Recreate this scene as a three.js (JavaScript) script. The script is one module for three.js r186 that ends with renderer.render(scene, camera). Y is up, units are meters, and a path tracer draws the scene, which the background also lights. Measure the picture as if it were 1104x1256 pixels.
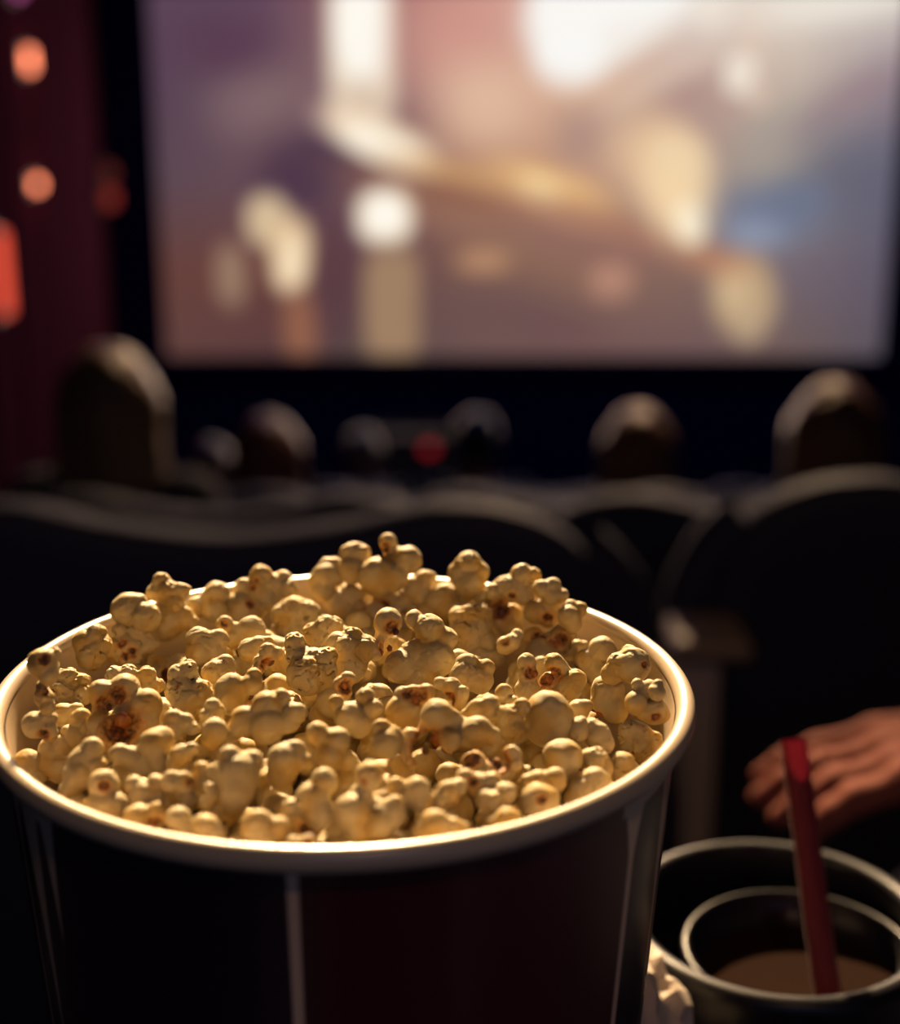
import * as THREE from 'three';
import { RectAreaLightUniformsLib } from 'three/addons/lights/RectAreaLightUniformsLib.js';
import { RoundedBoxGeometry } from 'three/addons/geometries/RoundedBoxGeometry.js';
import { ImprovedNoise } from 'three/addons/math/ImprovedNoise.js';
import { mergeGeometries } from 'three/addons/utils/BufferGeometryUtils.js';

// ------------------------------------------------------------------ camera, light, exposure
const scene = new THREE.Scene();
scene.background = new THREE.Color(0x000000);
const PITCH = 0.2775;
const camera = new THREE.PerspectiveCamera(2 * Math.atan(628 / 1800) * 180 / Math.PI, 1104 / 1256, 0.02, 60);
camera.position.set(0, 1, 0);
camera.rotation.x = -PITCH;
camera.focus = 0.428;
camera.userData.fStop = 5.2;
const renderer = new THREE.WebGLRenderer({ antialias: true });
renderer.toneMapping = THREE.LinearToneMapping;
renderer.toneMappingExposure = 1.0;
renderer.shadowMap.enabled = true;
RectAreaLightUniformsLib.init();

const SCREEN = { x: 0.6075, w: 5.885, y: 0.345, h: 2.86, z: -12.0 };
const KEY = { at: [-0.34, 2.9, -3.9], cd: 410, color: [1, 0.69, 0.38] };
const screenLight = new THREE.RectAreaLight(new THREE.Color().setRGB(1, 0.72, 0.56), 6, SCREEN.w * 0.96, SCREEN.h * 0.96);
screenLight.position.set(SCREEN.x, SCREEN.y, SCREEN.z + 0.03);
screenLight.lookAt(SCREEN.x, SCREEN.y, 0);
scene.add(screenLight);
const BOOTH = { x: 0.4, y: 1.75, w: 1.6, h: 0.35, color: [0.25, 0.42, 1], strength: 1.1 };
const boothLight = new THREE.RectAreaLight(new THREE.Color().setRGB(...BOOTH.color), BOOTH.strength, BOOTH.w, BOOTH.h);
boothLight.position.set(BOOTH.x, BOOTH.y, 1.57);
boothLight.lookAt(BOOTH.x, BOOTH.y, 0);
scene.add(boothLight);

const COVE = { x: 0.8, z: -7.2, w: 6, d: 0.3, color: [0.12, 0.25, 1], strength: 7 };
const coveLight = new THREE.RectAreaLight(new THREE.Color().setRGB(...COVE.color), COVE.strength, COVE.w, COVE.d);
coveLight.position.set(COVE.x, 2.93, COVE.z);
coveLight.lookAt(COVE.x, 0, COVE.z);
scene.add(coveLight);

// ------------------------------------------------------------------ helpers
const taken = new Map();
function numbered(name) {
  const n = taken.get(name) ?? 0; taken.set(name, n + 1);
  return n ? `${name}_${String(n).padStart(3, '0')}` : name;
}
function rng(seed) { let s = seed >>> 0; return () => { s = (s + 0x6D2B79F5) >>> 0; let t = Math.imul(s ^ (s >>> 15), 1 | s); t = (t + Math.imul(t ^ (t >>> 7), 61 | t)) ^ t; return ((t ^ (t >>> 14)) >>> 0) / 4294967296; }; }
const perlin = new ImprovedNoise();
const noise = (x, y, z) => perlin.noise(x, y, z);
const V = (x, y, z) => new THREE.Vector3(x, y, z);
const lin = (r, g, b) => new THREE.Color().setRGB(r, g, b);
function mesh(name, geometry, material, parent) {
  const m = new THREE.Mesh(geometry, material);
  m.name = parent === scene ? numbered(name) : name;
  m.castShadow = m.receiveShadow = true;
  parent.add(m);
  return m;
}
function thing(name, label, category, [x, y, z] = [0, 0, 0], turn = 0, group) {
  const o = new THREE.Group(); o.name = numbered(name); scene.add(o);
  o.position.set(x, y, z); o.rotation.y = turn; o.userData = { label, category };
  if (group) o.userData.group = group;
  return o;
}
function tag(o, label, category, group) { o.userData = { label, category }; if (group) o.userData.group = group; return o; }
function structure(o, label) { o.userData = { kind: 'structure', label }; return o; }
function copyOf(root, [x, y, z], label, group) {
  const c = root.clone(); c.name = numbered(root.name.replace(/_\d{3}$/, '')); c.userData = { ...root.userData, label };
  if (group) c.userData.group = group;
  c.position.set(x, y, z); scene.add(c); return c;
}
const box = (w, h, d, x = 0, y = 0, z = 0, r = 0) => (r ? new RoundedBoxGeometry(w, h, d, 3, r) : new THREE.BoxGeometry(w, h, d)).translate(x, y, z);
const merge = list => mergeGeometries(list.map(g => (g.index ? g.toNonIndexed() : g)), false);
const lathe = (pts, seg = 64) => new THREE.LatheGeometry(pts.map(([r, y]) => new THREE.Vector2(r, y)), seg);
const tube = (pts, r, seg = 24, rad = 12) => new THREE.TubeGeometry(new THREE.CatmullRomCurve3(pts.map(p => V(...p))), seg, r, rad, false);

// meshes a distance field: one vertex in each cell that the surface crosses
function meshField(f, lo, hi, cell, paint, keepNegative = false) {
  const n = [0, 1, 2].map(i => Math.max(3, Math.ceil((hi[i] - lo[i]) / cell) + 1));
  const [nx, ny, nz] = n, val = new Float32Array(nx * ny * nz), id = (i, j, k) => i + nx * (j + ny * k);
  for (let k = 0; k < nz; k++) for (let j = 0; j < ny; j++) for (let i = 0; i < nx; i++) val[id(i, j, k)] = f(lo[0] + i * cell, lo[1] + j * cell, lo[2] + k * cell);
  const at = new Int32Array(nx * ny * nz).fill(-1), pos = [], nor = [], col = [], tri = [];
  const E = [[0, 1], [2, 3], [4, 5], [6, 7], [0, 2], [1, 3], [4, 6], [5, 7], [0, 4], [1, 5], [2, 6], [3, 7]];
  const e = cell * 0.35, v = new Float32Array(8);
  for (let k = 0; k < nz - 1; k++) for (let j = 0; j < ny - 1; j++) for (let i = 0; i < nx - 1; i++) {
    let mask = 0;
    for (let c = 0; c < 8; c++) { v[c] = val[id(i + (c & 1), j + ((c >> 1) & 1), k + (c >> 2))]; if (v[c] < 0) mask |= 1 << c; }
    if (mask === 0 || mask === 255) continue;
    let x = 0, y = 0, z = 0, q = 0;
    for (const [a, b] of E) {
      if ((v[a] < 0) === (v[b] < 0)) continue;
      const t = v[a] / (v[a] - v[b]);
      x += (a & 1) + t * ((b & 1) - (a & 1)); y += ((a >> 1) & 1) + t * (((b >> 1) & 1) - ((a >> 1) & 1)); z += (a >> 2) + t * ((b >> 2) - (a >> 2)); q++;
    }
    x = lo[0] + (i + x / q) * cell; y = lo[1] + (j + y / q) * cell; z = lo[2] + (k + z / q) * cell;
    let gx = f(x + e, y, z) - f(x - e, y, z), gy = f(x, y + e, z) - f(x, y - e, z), gz = f(x, y, z + e) - f(x, y, z - e);
    const l = Math.hypot(gx, gy, gz) || 1; gx /= l; gy /= l; gz /= l;
    at[id(i, j, k)] = pos.length / 3;
    pos.push(x, y, z); nor.push(gx, gy, gz);
    if (paint) col.push(...paint(x, y, z));
  }
  const quad = (a, b, c, d, flip) => { if (flip) tri.push(a, c, b, a, d, c); else tri.push(a, b, c, a, c, d); };
  for (let k = 1; k < nz - 1; k++) for (let j = 1; j < ny - 1; j++) for (let i = 1; i < nx - 1; i++) {
    const s = val[id(i, j, k)] < 0;
    if (s !== val[id(i + 1, j, k)] < 0) quad(at[id(i, j - 1, k - 1)], at[id(i, j, k - 1)], at[id(i, j, k)], at[id(i, j - 1, k)], !s);
    if (s !== val[id(i, j + 1, k)] < 0) quad(at[id(i - 1, j, k - 1)], at[id(i - 1, j, k)], at[id(i, j, k)], at[id(i, j, k - 1)], !s);
    if (s !== val[id(i, j, k + 1)] < 0) quad(at[id(i - 1, j - 1, k)], at[id(i, j - 1, k)], at[id(i, j, k)], at[id(i - 1, j, k)], !s);
  }
  const g = new THREE.BufferGeometry();
  g.setAttribute('position', new THREE.Float32BufferAttribute(pos, 3));
  g.setAttribute('normal', new THREE.Float32BufferAttribute(nor, 3));
  if (paint) g.setAttribute('color', new THREE.Float32BufferAttribute(col, 3));
  g.setIndex(tri);
  return g;
}
const smin = (a, b, k) => { const h = Math.max(k - Math.abs(a - b), 0) / k; return Math.min(a, b) - h * h * k * 0.25; };
const smax = (a, b, k) => -smin(-a, -b, k);
const mix = (a, b, t) => a + (b - a) * t;
const step = (a, b, x) => { const t = Math.min(1, Math.max(0, (x - a) / (b - a))); return t * t * (3 - 2 * t); };

// ------------------------------------------------------------------ textures
function noiseTexture(size, fn, srgb = false) {
  const d = new Uint8Array(size * size * 4);
  for (let y = 0; y < size; y++) for (let x = 0; x < size; x++) { const c = fn(x / size, y / size); for (let i = 0; i < 3; i++) d[(y * size + x) * 4 + i] = Math.max(0, Math.min(255, c[i] * 255)); d[(y * size + x) * 4 + 3] = 255; }
  const t = new THREE.DataTexture(d, size, size); t.magFilter = THREE.LinearFilter; t.minFilter = THREE.LinearFilter; t.wrapS = t.wrapT = THREE.RepeatWrapping;
  if (srgb) t.colorSpace = THREE.SRGBColorSpace; t.needsUpdate = true; return t;
}
const weave = noiseTexture(256, (u, v) => { const n = 0.5 + 0.25 * (Math.sin(u * Math.PI * 128) * Math.sin(v * Math.PI * 128)) + 0.3 * noise(u * 32, v * 32, 3.1); return [n, n, n]; });
const grainTexture = noiseTexture(256, (u, v) => { const n = 0.5 + 0.5 * noise(u * 24, v * 24, 1.7) + 0.3 * noise(u * 90, v * 90, 8.2); return [n, n, n]; });

// ------------------------------------------------------------------ materials
const mat = (color, roughness, extra = {}) => new THREE.MeshPhysicalMaterial({ color, roughness, ...extra });
const M = {
  wall: mat(lin(0.006, 0.006, 0.014), 0.9, { bumpMap: weave, bumpScale: 0.001, specularIntensity: 0 }),
  wallLeft: mat(lin(0.018, 0.0042, 0.009), 0.85, { bumpMap: weave, bumpScale: 0.001, specularIntensity: 0 }),
  ceiling: mat(lin(0.006, 0.006, 0.014), 0.95, { specularIntensity: 0 }),
  carpet: mat(lin(0.010, 0.009, 0.020), 1, { bumpMap: grainTexture, bumpScale: 0.002 }),
  masking: mat(lin(0.003, 0.005, 0.05), 0.95, { specularIntensity: 0 }),
  seat: mat(lin(0.027, 0.026, 0.058), 0.7, { bumpMap: weave, bumpScale: 0.0004 }),
  frame: mat(lin(0.02, 0.02, 0.025), 0.5),
  armPad: mat(lin(0.40, 0.28, 0.19), 0.5),
  armPanel: mat(lin(0.70, 0.56, 0.46), 0.6),
  metal: mat(lin(0.25, 0.25, 0.27), 0.35, { metalness: 0.9 }),
  blackPlastic: mat(lin(0.012, 0.012, 0.015), 0.22),
  blackGloss: mat(lin(0.008, 0.008, 0.012), 0.36, { specularIntensity: 0.55 }),
  console: mat(lin(0.0018, 0.0019, 0.006), 0.9, { bumpMap: grainTexture, bumpScale: 0.0006, specularIntensity: 0 }),
  straw: mat(lin(0.17, 0.008, 0.018), 0.8, { transmission: 0.35 }),
  drink: mat(lin(0.017, 0.0095, 0.007), 0.8, { specularIntensity: 0 }),
  foam: mat(lin(0.42, 0.27, 0.16), 0.6),
  paper: mat(lin(0.50, 0.42, 0.34), 0.75),
  rim: mat(lin(0.52, 0.42, 0.30), 0.34, { clearcoat: 0.4, clearcoatRoughness: 0.25 }),
  inner: mat(lin(0.84, 0.72, 0.56), 0.45),
  skin: mat(lin(0.26, 0.075, 0.050), 0.75, { specularIntensity: 0.3 }),
  trousers: mat(lin(0.006, 0.007, 0.02), 0.9),
};

// ------------------------------------------------------------------ the room
const WL = -2.75, WR = 4.4, CEIL = 3.0, REAR = 1.6, FRONT = -12.15, DEEP = -3.6;
const treadY = k => (k === 0 ? 0 : -0.4 - 0.26 * (k - 1));
const backZ = k => -1.448 - (k - 1);            // rear face of the seat backs in row k
{
  const parts = [box(WR - WL, -DEEP, REAR + 1.3, (WL + WR) / 2, DEEP / 2, (REAR - 1.3) / 2)];
  for (let k = 1; k <= 8; k++) {
    const z0 = -1.3 - (k - 1), z1 = k === 8 ? FRONT : z0 - 1;
    parts.push(box(WR - WL, treadY(k) - DEEP, z0 - z1, (WL + WR) / 2, (treadY(k) + DEEP) / 2, (z0 + z1) / 2));
  }
  structure(mesh('floor', merge(parts), M.carpet, scene), 'dark carpeted floor stepping down towards the screen');
  structure(mesh('ceiling', box(WR - WL + 0.4, 0.2, REAR - FRONT + 0.4, (WL + WR) / 2, CEIL + 0.1, (REAR + FRONT) / 2), M.ceiling, scene), 'black auditorium ceiling');
  structure(mesh('wall_right', box(0.2, CEIL - DEEP, REAR - FRONT + 0.4, WR + 0.1, (CEIL + DEEP) / 2, (REAR + FRONT) / 2), M.wall, scene), 'dark right auditorium wall');
  structure(mesh('wall_rear', box(WR - WL, CEIL - DEEP, 0.2, (WL + WR) / 2, (CEIL + DEEP) / 2, REAR + 0.1), M.wall, scene), 'dark wall behind the audience');
  structure(mesh('wall_front', box(WR - WL, CEIL - DEEP, 0.2, (WL + WR) / 2, (CEIL + DEEP) / 2, FRONT - 0.1), M.masking, scene), 'black wall carrying the screen');
  const left = structure(mesh('wall_left', box(0.2, CEIL - DEEP, REAR - FRONT + 0.4, WL - 0.1, (CEIL + DEEP) / 2, (REAR + FRONT) / 2), M.wallLeft, scene), 'dark maroon left auditorium wall with padded panels');
  for (let i = 0; i < 5; i++) mesh('acoustic_panel', new RoundedBoxGeometry(0.05, 4.6, 0.66, 2, 0.02).translate(WL + 0.025, -0.1, -8.1 - i * 0.74), M.wallLeft, left);
}

// ------------------------------------------------------------------ movie screen: its moving picture, a soft scene of lit windows and beams
function picture() {
  const W = 452, H = 219, d = new Uint8Array(W * H * 4), S = 905 / W;
  const grid = [      // sRGB colours, 8 columns by 5 rows
    [[92, 70, 88], [98, 72, 92], [150, 100, 100], [205, 150, 138], [232, 200, 180], [240, 232, 222], [226, 214, 200], [222, 212, 202]],
    [[88, 66, 84], [112, 88, 96], [138, 104, 104], [200, 152, 138], [222, 182, 154], [190, 158, 146], [196, 178, 164], [140, 124, 134]],
    [[92, 72, 82], [104, 76, 84], [96, 70, 82], [172, 126, 100], [196, 152, 124], [170, 138, 128], [150, 138, 130], [100, 98, 116]],
    [[104, 66, 60], [104, 64, 60], [92, 62, 70], [126, 92, 80], [140, 104, 88], [134, 104, 92], [118, 104, 112], [98, 90, 106]],
    [[98, 66, 62], [92, 62, 62], [92, 76, 72], [108, 82, 80], [112, 84, 82], [112, 86, 86], [112, 90, 86], [92, 84, 94]],
  ];
  // [x, y, half width, half height, turn in degrees, softness, colour, opacity]
  const marks = [
    [90, 60, 70, 45, 0, 1, [84, 52, 74], .6], [120, 130, 60, 40, -20, 1, [140, 112, 112], .6],
    [252, 60, 42, 92, 0, .42, [236, 216, 192], 1], [252, 38, 32, 66, 0, .5, [255, 250, 240], 1], [252, 128, 36, 26, 0, .8, [214, 190, 168], .8],
    [365, 55, 76, 66, 0, 1, [210, 152, 138], .8], [400, 130, 66, 60, 0, 1, [228, 192, 162], .8],
    [185, 205, 80, 38, -32, .8, [76, 56, 74], .8], [165, 225, 46, 60, 0, .9, [78, 54, 72], .6],
    [272, 172, 80, 27, 24, .6, [246, 222, 190], 1], [280, 184, 56, 19, 26, .55, [255, 246, 228], 1],
    [360, 210, 100, 14, 14, .9, [206, 158, 106], .8], [340, 235, 130, 18, 13, .9, [146, 100, 80], .9], [330, 262, 110, 18, 12, .9, [150, 108, 90], .7],
    [485, 232, 84, 26, 20, .8, [238, 192, 128], .9], [470, 232, 30, 16, 20, .7, [255, 224, 164], 1],
    [560, 275, 150, 20, 18, 1, [168, 118, 98], .8], [520, 300, 120, 20, 14, 1, [140, 100, 92], .7],
    [548, 20, 100, 60, -34, .4, [244, 238, 230], 1], [500, 36, 42, 64, 0, .44, [250, 248, 244], 1], [545, 0, 90, 40, -10, .44, [250, 247, 242], 1],
    [600, 110, 100, 18, -28, .9, [220, 196, 178], .7], [600, 140, 100, 24, -24, 1, [172, 140, 134], .8], [520, 165, 40, 40, 0, 1, [168, 134, 124], .7],
    [660, 150, 70, 16, -35, .8, [178, 148, 138], .6], [720, 60, 22, 60, 0, 1, [228, 200, 178], .5], [820, 12, 110, 26, -8, .9, [240, 232, 220], .8],
    [670, 15, 20, 30, 0, .6, [240, 228, 214], .8], [708, 96, 19, 23, 0, .4, [242, 230, 214], .9], [730, 118, 15, 19, 0, .5, [214, 192, 174], .8],
    [610, 195, 80, 52, 52, .9, [228, 192, 154], .9], [640, 232, 46, 66, -18, .75, [244, 212, 168], 1], [655, 272, 18, 28, -16, .5, [255, 238, 206], 1], [640, 190, 40, 30, 30, .8, [240, 212, 170], .8],
    [760, 175, 90, 40, -35, 1, [166, 158, 148], .7], [830, 130, 80, 24, -35, 1, [150, 124, 132], .6], [850, 220, 70, 70, 0, 1, [98, 98, 116], .7],
    [750, 262, 72, 44, 0, .9, [112, 122, 146], .9], [735, 285, 40, 22, 0, .9, [146, 154, 176], .8], [790, 240, 40, 30, 0, 1, [108, 116, 138], .7],
    [726, 360, 42, 52, -14, .5, [196, 166, 128], .9], [716, 352, 20, 32, -10, .6, [214, 186, 146], .7], [736, 400, 20, 24, 0, .6, [190, 164, 132], .7],
    [690, 318, 46, 20, 10, .9, [190, 134, 102], .7], [560, 342, 30, 26, 0, .7, [190, 140, 118], .8], [400, 318, 36, 16, 0, .8, [196, 148, 110], .8],
    [277, 264, 36, 36, 0, .46, [255, 238, 210], 1], [277, 262, 22, 22, 0, .5, [255, 250, 238], 1],
    [285, 372, 36, 74, 0, .4, [160, 128, 100], 1], [132, 268, 28, 34, 0, .5, [212, 186, 150], 1], [160, 310, 27, 50, 4, .5, [226, 194, 152], 1], [160, 318, 14, 34, 4, .6, [248, 224, 188], 1],
    [84, 335, 21, 42, 0, .6, [156, 126, 104], .9], [170, 400, 24, 46, 0, .6, [152, 100, 76], .9], [208, 360, 24, 70, 0, .9, [88, 60, 68], .7],
    [420, 380, 90, 36, 0, 1, [104, 78, 80], .6], [500, 400, 60, 30, 0, 1, [104, 76, 78], .5],
  ];
  for (let y = 0; y < H; y++) for (let x = 0; x < W; x++) {
    const gx = x / (W - 1) * 7, gy = y / (H - 1) * 4, i = Math.min(6, gx | 0), j = Math.min(3, gy | 0), c = [0, 1, 2].map(k => mix(mix(grid[j][i][k], grid[j][i + 1][k], gx - i), mix(grid[j + 1][i][k], grid[j + 1][i + 1][k], gx - i), gy - j));
    for (const [mx, my, hx, hy, turn, soft, rgb, op] of marks) {
      const t = turn * Math.PI / 180, dx = x * S - mx, dy = y * S - my, a = (dx * Math.cos(t) + dy * Math.sin(t)) / hx, b = (-dx * Math.sin(t) + dy * Math.cos(t)) / hy;
      const p = soft < 0.45 ? 4 : 2.4, r = Math.pow(Math.abs(a) ** p + Math.abs(b) ** p, 1 / p) * 0.9, al = op * (1 - step(1 - soft * 0.9, 1 + soft * 0.35, r));
      for (let k = 0; k < 3; k++) c[k] = mix(c[k], rgb[k], al);
    }
    const o = ((H - 1 - y) * W + x) * 4;
    for (let k = 0; k < 3; k++) d[o + k] = Math.min(255, c[k]);
    d[o + 3] = 255;
  }
  const t = new THREE.DataTexture(d, W, H); t.magFilter = t.minFilter = THREE.LinearFilter; t.colorSpace = THREE.SRGBColorSpace; t.needsUpdate = true; return t;
}
{
  const s = thing('movie_screen', 'large bright cinema screen showing blurred warm windows and light beams', 'screen', [SCREEN.x, SCREEN.y, SCREEN.z]);
  const film = picture();
  mesh('picture', new THREE.PlaneGeometry(SCREEN.w, SCREEN.h), new THREE.MeshStandardMaterial({ color: 0x000000, roughness: 1, emissive: 0xffffff, emissiveMap: film, emissiveIntensity: 1.0 }), s);
  mesh('backing', box(SCREEN.w + 0.3, SCREEN.h + 0.3, 0.05, 0, 0, -0.04), M.masking, s);
  for (const e of [-1, 1]) mesh('masking_border', box(0.12, SCREEN.h + 0.24, 0.06, e * (SCREEN.w / 2 + 0.06), 0, 0), M.masking, s);
  for (const e of [-1, 1]) mesh('masking_border', box(SCREEN.w, 0.12, 0.06, 0, e * (SCREEN.h / 2 + 0.06), 0), M.masking, s);
}

// ------------------------------------------------------------------ lamps
function glow(color, strength) { return new THREE.MeshStandardMaterial({ color: 0x000000, emissive: color, emissiveIntensity: strength }); }
function ceilingLamp([x, y, z], label, cd, color, angle, aim) {
  const t = thing('ceiling_downlight', label, 'lamp', [x, CEIL, z]);
  mesh('housing', lathe([[0.001, 0], [0.13, 0], [0.13, -0.07], [0.115, -0.07], [0.105, -0.03], [0.001, -0.03]], 32), M.blackPlastic, t);
  mesh('lamp_glass', new THREE.CylinderGeometry(0.1, 0.1, 0.012, 32).translate(0, -0.045, 0), glow(lin(...color), 4), t);
  const l = new THREE.SpotLight(lin(...color), cd, 0, angle, 0.4, 2);
  l.position.set(0, -0.08, 0); l.castShadow = true; l.shadow.radius = 5; l.shadow.mapSize.set(1024, 1024); l.shadow.camera.near = 0.1;
  const target = new THREE.Object3D(); target.position.set(aim[0] - x, aim[1] - CEIL, aim[2] - z); t.add(target); l.target = target; t.add(l);
  return t;
}
ceilingLamp([KEY.at[0], KEY.at[1], KEY.at[2]], 'warm round ceiling downlight above the seats in front of the bucket', KEY.cd, KEY.color, 0.13, [0.0, 0.82, -0.42]);
ceilingLamp([0.9, 2.9, -6.0], 'second warm ceiling downlight further towards the screen', 62, [1, 0.66, 0.36], 0.34, [0.1, 0.1, -2.3]);

ceilingLamp([0.3, 2.9, 1.0], 'dim warm ceiling downlight above the last row', 1.7, [1, 0.62, 0.36], 0.36, [0.15, 0.65, -0.7]);
{
  const w = thing('booth_window', 'dim blue projection booth window in the rear wall', 'window', [BOOTH.x, BOOTH.y, REAR]);
  mesh('window_frame', new RoundedBoxGeometry(BOOTH.w + 0.1, BOOTH.h + 0.1, 0.02, 2, 0.008).translate(0, 0, -0.011), M.frame, w);
  mesh('glowing_pane', box(BOOTH.w, BOOTH.h, 0.004, 0, 0, -0.0235), glow(lin(...BOOTH.color), 0.3), w);
}

{
  const w = thing('ceiling_light_strip', 'long dim blue light strip on the ceiling halfway to the screen', 'lamp', [COVE.x, CEIL, COVE.z]);
  mesh('housing', new RoundedBoxGeometry(COVE.w + 0.08, 0.05, COVE.d + 0.08, 2, 0.01).translate(0, -0.026, 0), M.frame, w);
  mesh('glowing_diffuser', box(COVE.w, 0.006, COVE.d, 0, -0.054, 0), glow(lin(...COVE.color), 0.6), w);
}

// small glowing wall lamps on the left wall, in the order of their place
function wallLamp([y, z], w, h, rgb, strength, cd, label, name = 'wall_lamp') {
  const t = thing(name, label, 'lamp', [WL + 0.051, y, z], 0, 'wall lamps on the left wall');
  mesh('back_plate', new RoundedBoxGeometry(0.016, h + 0.05, w + 0.04, 2, 0.006).translate(0.008, 0, 0), M.frame, t);
  mesh('glowing_tube', new THREE.CapsuleGeometry(w / 2, Math.max(0.005, h - w), 6, 16).translate(0.018 + w / 2, 0, 0), glow(lin(...rgb), strength), t);
  if (cd) { const l = new THREE.PointLight(lin(...rgb), cd, 0, 2); l.position.set(0.018 + w / 2, 0, 0); l.castShadow = true; l.shadow.radius = 1.5; t.add(l); }
}
wallLamp([1.205, -9.704], 0.05, 0.13, [1, 0.25, 0.12], 4.2, 0.35, 'upper bright orange wall lamp at the far left');
wallLamp([0.44, -9.676], 0.05, 0.07, [1, 0.25, 0.12], 4.6, 0.3, 'lower round orange wall lamp at the far left');
wallLamp([-0.02, -8.747], 0.07, 0.5, [1, 0.10, 0.05], 1.1, 0.25, 'tall red strip lamp at the left picture edge');
wallLamp([0.411, -11.69], 0.08, 0.12, [1, 0.12, 0.07], 0.12, 0, 'dim upper red lamp of the pair beside the screen');
wallLamp([0.222, -11.636], 0.09, 0.14, [1, 0.08, 0.05], 0.28, 0, 'dim lower red lamp of the pair beside the screen');
wallLamp([-1.322, -9.854], 0.10, 0.2, [1, 0.03, 0.07], 0.10, 0.03, 'low dim red aisle lamp behind the long-haired person');
wallLamp([1.63, -9.571], 0.06, 0.1, [0.9, 0.15, 0.55], 0.8, 0.05, 'purple wall lamp at the top left corner');
{
  const s = thing('loudspeaker', 'black loudspeaker cabinet with a red standby light below the screen', 'speaker', [-0.165, -2.22, -11.75]);
  mesh('cabinet', new RoundedBoxGeometry(1.0, 0.62, 0.5, 2, 0.03).translate(0, 0.31, 0), M.blackPlastic, s);
  for (const e of [-1, 1]) mesh('loudspeaker_cone', lathe([[0.001, -0.03], [0.06, -0.02], [0.19, 0.01], [0.21, 0]], 32).rotateX(Math.PI / 2).translate(e * 0.25, 0.28, 0.253), M.frame, s);
  for (const [x, z] of [[-0.4, 0.18], [0.4, 0.18], [-0.4, -0.18], [0.4, -0.18]]) mesh('foot', new THREE.CylinderGeometry(0.03, 0.03, 0.02, 12).translate(x, -0.01, z), M.frame, s);
  mesh('standby_light', new THREE.CapsuleGeometry(0.045, 0.02, 6, 16).rotateZ(Math.PI / 2).translate(0, 0.5, 0.27), glow(lin(1, 0.03, 0.05), 0.32), s);
  s.position.y = treadY(8) + 0.02;
  s.scale.y = (-1.72 - s.position.y) / 0.52;
}

// ------------------------------------------------------------------ seats: pairs with a two-humped padded back
function makeLoveseat() {
  const t = thing('loveseat', '', 'seat');
  const prof = [[0, .035], [.12, .022], [.19, .006], [.23, 0], [.28, .004], [.32, .016], [.352, .036], [.375, .07], [.39, .12], [.396, .18]];
  const sh = new THREE.Shape(), top = 0.965;
  sh.moveTo(-0.396, 0.16);
  const pts = [...prof.slice().reverse().map(([x, d]) => [-x, top - d]), ...prof.slice(1).map(([x, d]) => [x, top - d])];
  sh.lineTo(-0.396, pts[0][1]); sh.splineThru(pts.slice(1).map(p => new THREE.Vector2(...p))); sh.lineTo(0.396, 0.16); sh.closePath();
  mesh('backrest', new THREE.ExtrudeGeometry(sh, { depth: 0.02, bevelEnabled: true, bevelThickness: 0.027, bevelSize: 0.035, bevelOffset: -0.012, bevelSegments: 6, curveSegments: 40 }).translate(0, 0, -0.047), M.seat, t);
  const rear = sh.getPoints(40).map(p => new THREE.Vector2(p.x * 0.93, 0.16 + (p.y - 0.16) * 0.972));
  mesh('back_shell', new THREE.ExtrudeGeometry(new THREE.Shape(rear), { depth: 0.006, bevelEnabled: true, bevelThickness: 0.003, bevelSize: 0.003, bevelSegments: 2 }).translate(0, 0.002, -0.003), M.seat, t);
  for (const e of [-1, 1]) mesh('side_bolster', merge([tube([[e * .372, top - .03, -.04], [e * .398, top - .055, -.04], [e * .422, top - .10, -.04], [e * .436, top - .16, -.04], [e * .44, top - .3, -.05], [e * .44, 0.3, -.08]], 0.034, 40, 14)]), M.seat, t);
  for (const e of [-1, 1]) {
    mesh('seat_cushion', new RoundedBoxGeometry(0.40, 0.14, 0.5, 4, 0.05).translate(e * 0.2, 0.38, -0.36), M.seat, t);
    mesh('back_cushion', new RoundedBoxGeometry(0.37, 0.44, 0.09, 4, 0.04).rotateX(-0.06).translate(e * 0.2, 0.68, -0.13), M.seat, t);
    mesh('armrest', new RoundedBoxGeometry(0.05, 0.24, 0.5, 3, 0.02).translate(e * 0.425, 0.5, -0.36), M.seat, t);
    for (const z of [-0.1, -0.56]) mesh('leg', new THREE.CylinderGeometry(0.02, 0.025, 0.17, 12).translate(e * 0.38, 0.085, z), M.frame, t);
  }
  mesh('base', new RoundedBoxGeometry(0.84, 0.15, 0.52, 3, 0.02).translate(0, 0.245, -0.34), M.frame, t);
  return t;
}
const ROWSEATS = [
  [1, -0.235, 0, 'dark two-humped loveseat directly behind the popcorn bucket'],
  [1, 0.708, -0.11, 'dark loveseat with a lit top edge at the right, beyond the drink'],
  [2, -0.41, 0, 'dark loveseat carrying the long-haired person on the left'],
  [2, 0.555, 0, 'dark loveseat under the long-haired person on the right'],
  [2, -1.375, 0, 'dark loveseat at the left end of the long-haired person\'s row'],
  [3, 0.28, 0, 'dark loveseat under the brown bobbed head right of the middle'],
  [3, -0.69, 0, 'dark loveseat under the chestnut-haired head left of the middle'],
  [3, 1.25, 0, 'dark loveseat at the right end of the third row'],
  [4, -0.62, 0, 'dark loveseat under the small auburn head, fourth row'],
  [4, 0.35, 0, 'dark loveseat under the black-haired head in the middle'],
  [4, 1.32, 0, 'dark loveseat at the right of the fourth row'],
  [5, -0.58, 0, 'dark loveseat under the tiny sandy-haired head, fifth row'],
  [5, 0.39, 0, 'dark loveseat in the middle of the fifth row'],
  [5, 1.36, 0, 'dark loveseat at the right of the fifth row'],
];
const seat0 = makeLoveseat();
seat0.userData.group = 'loveseats in the rows ahead';
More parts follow.
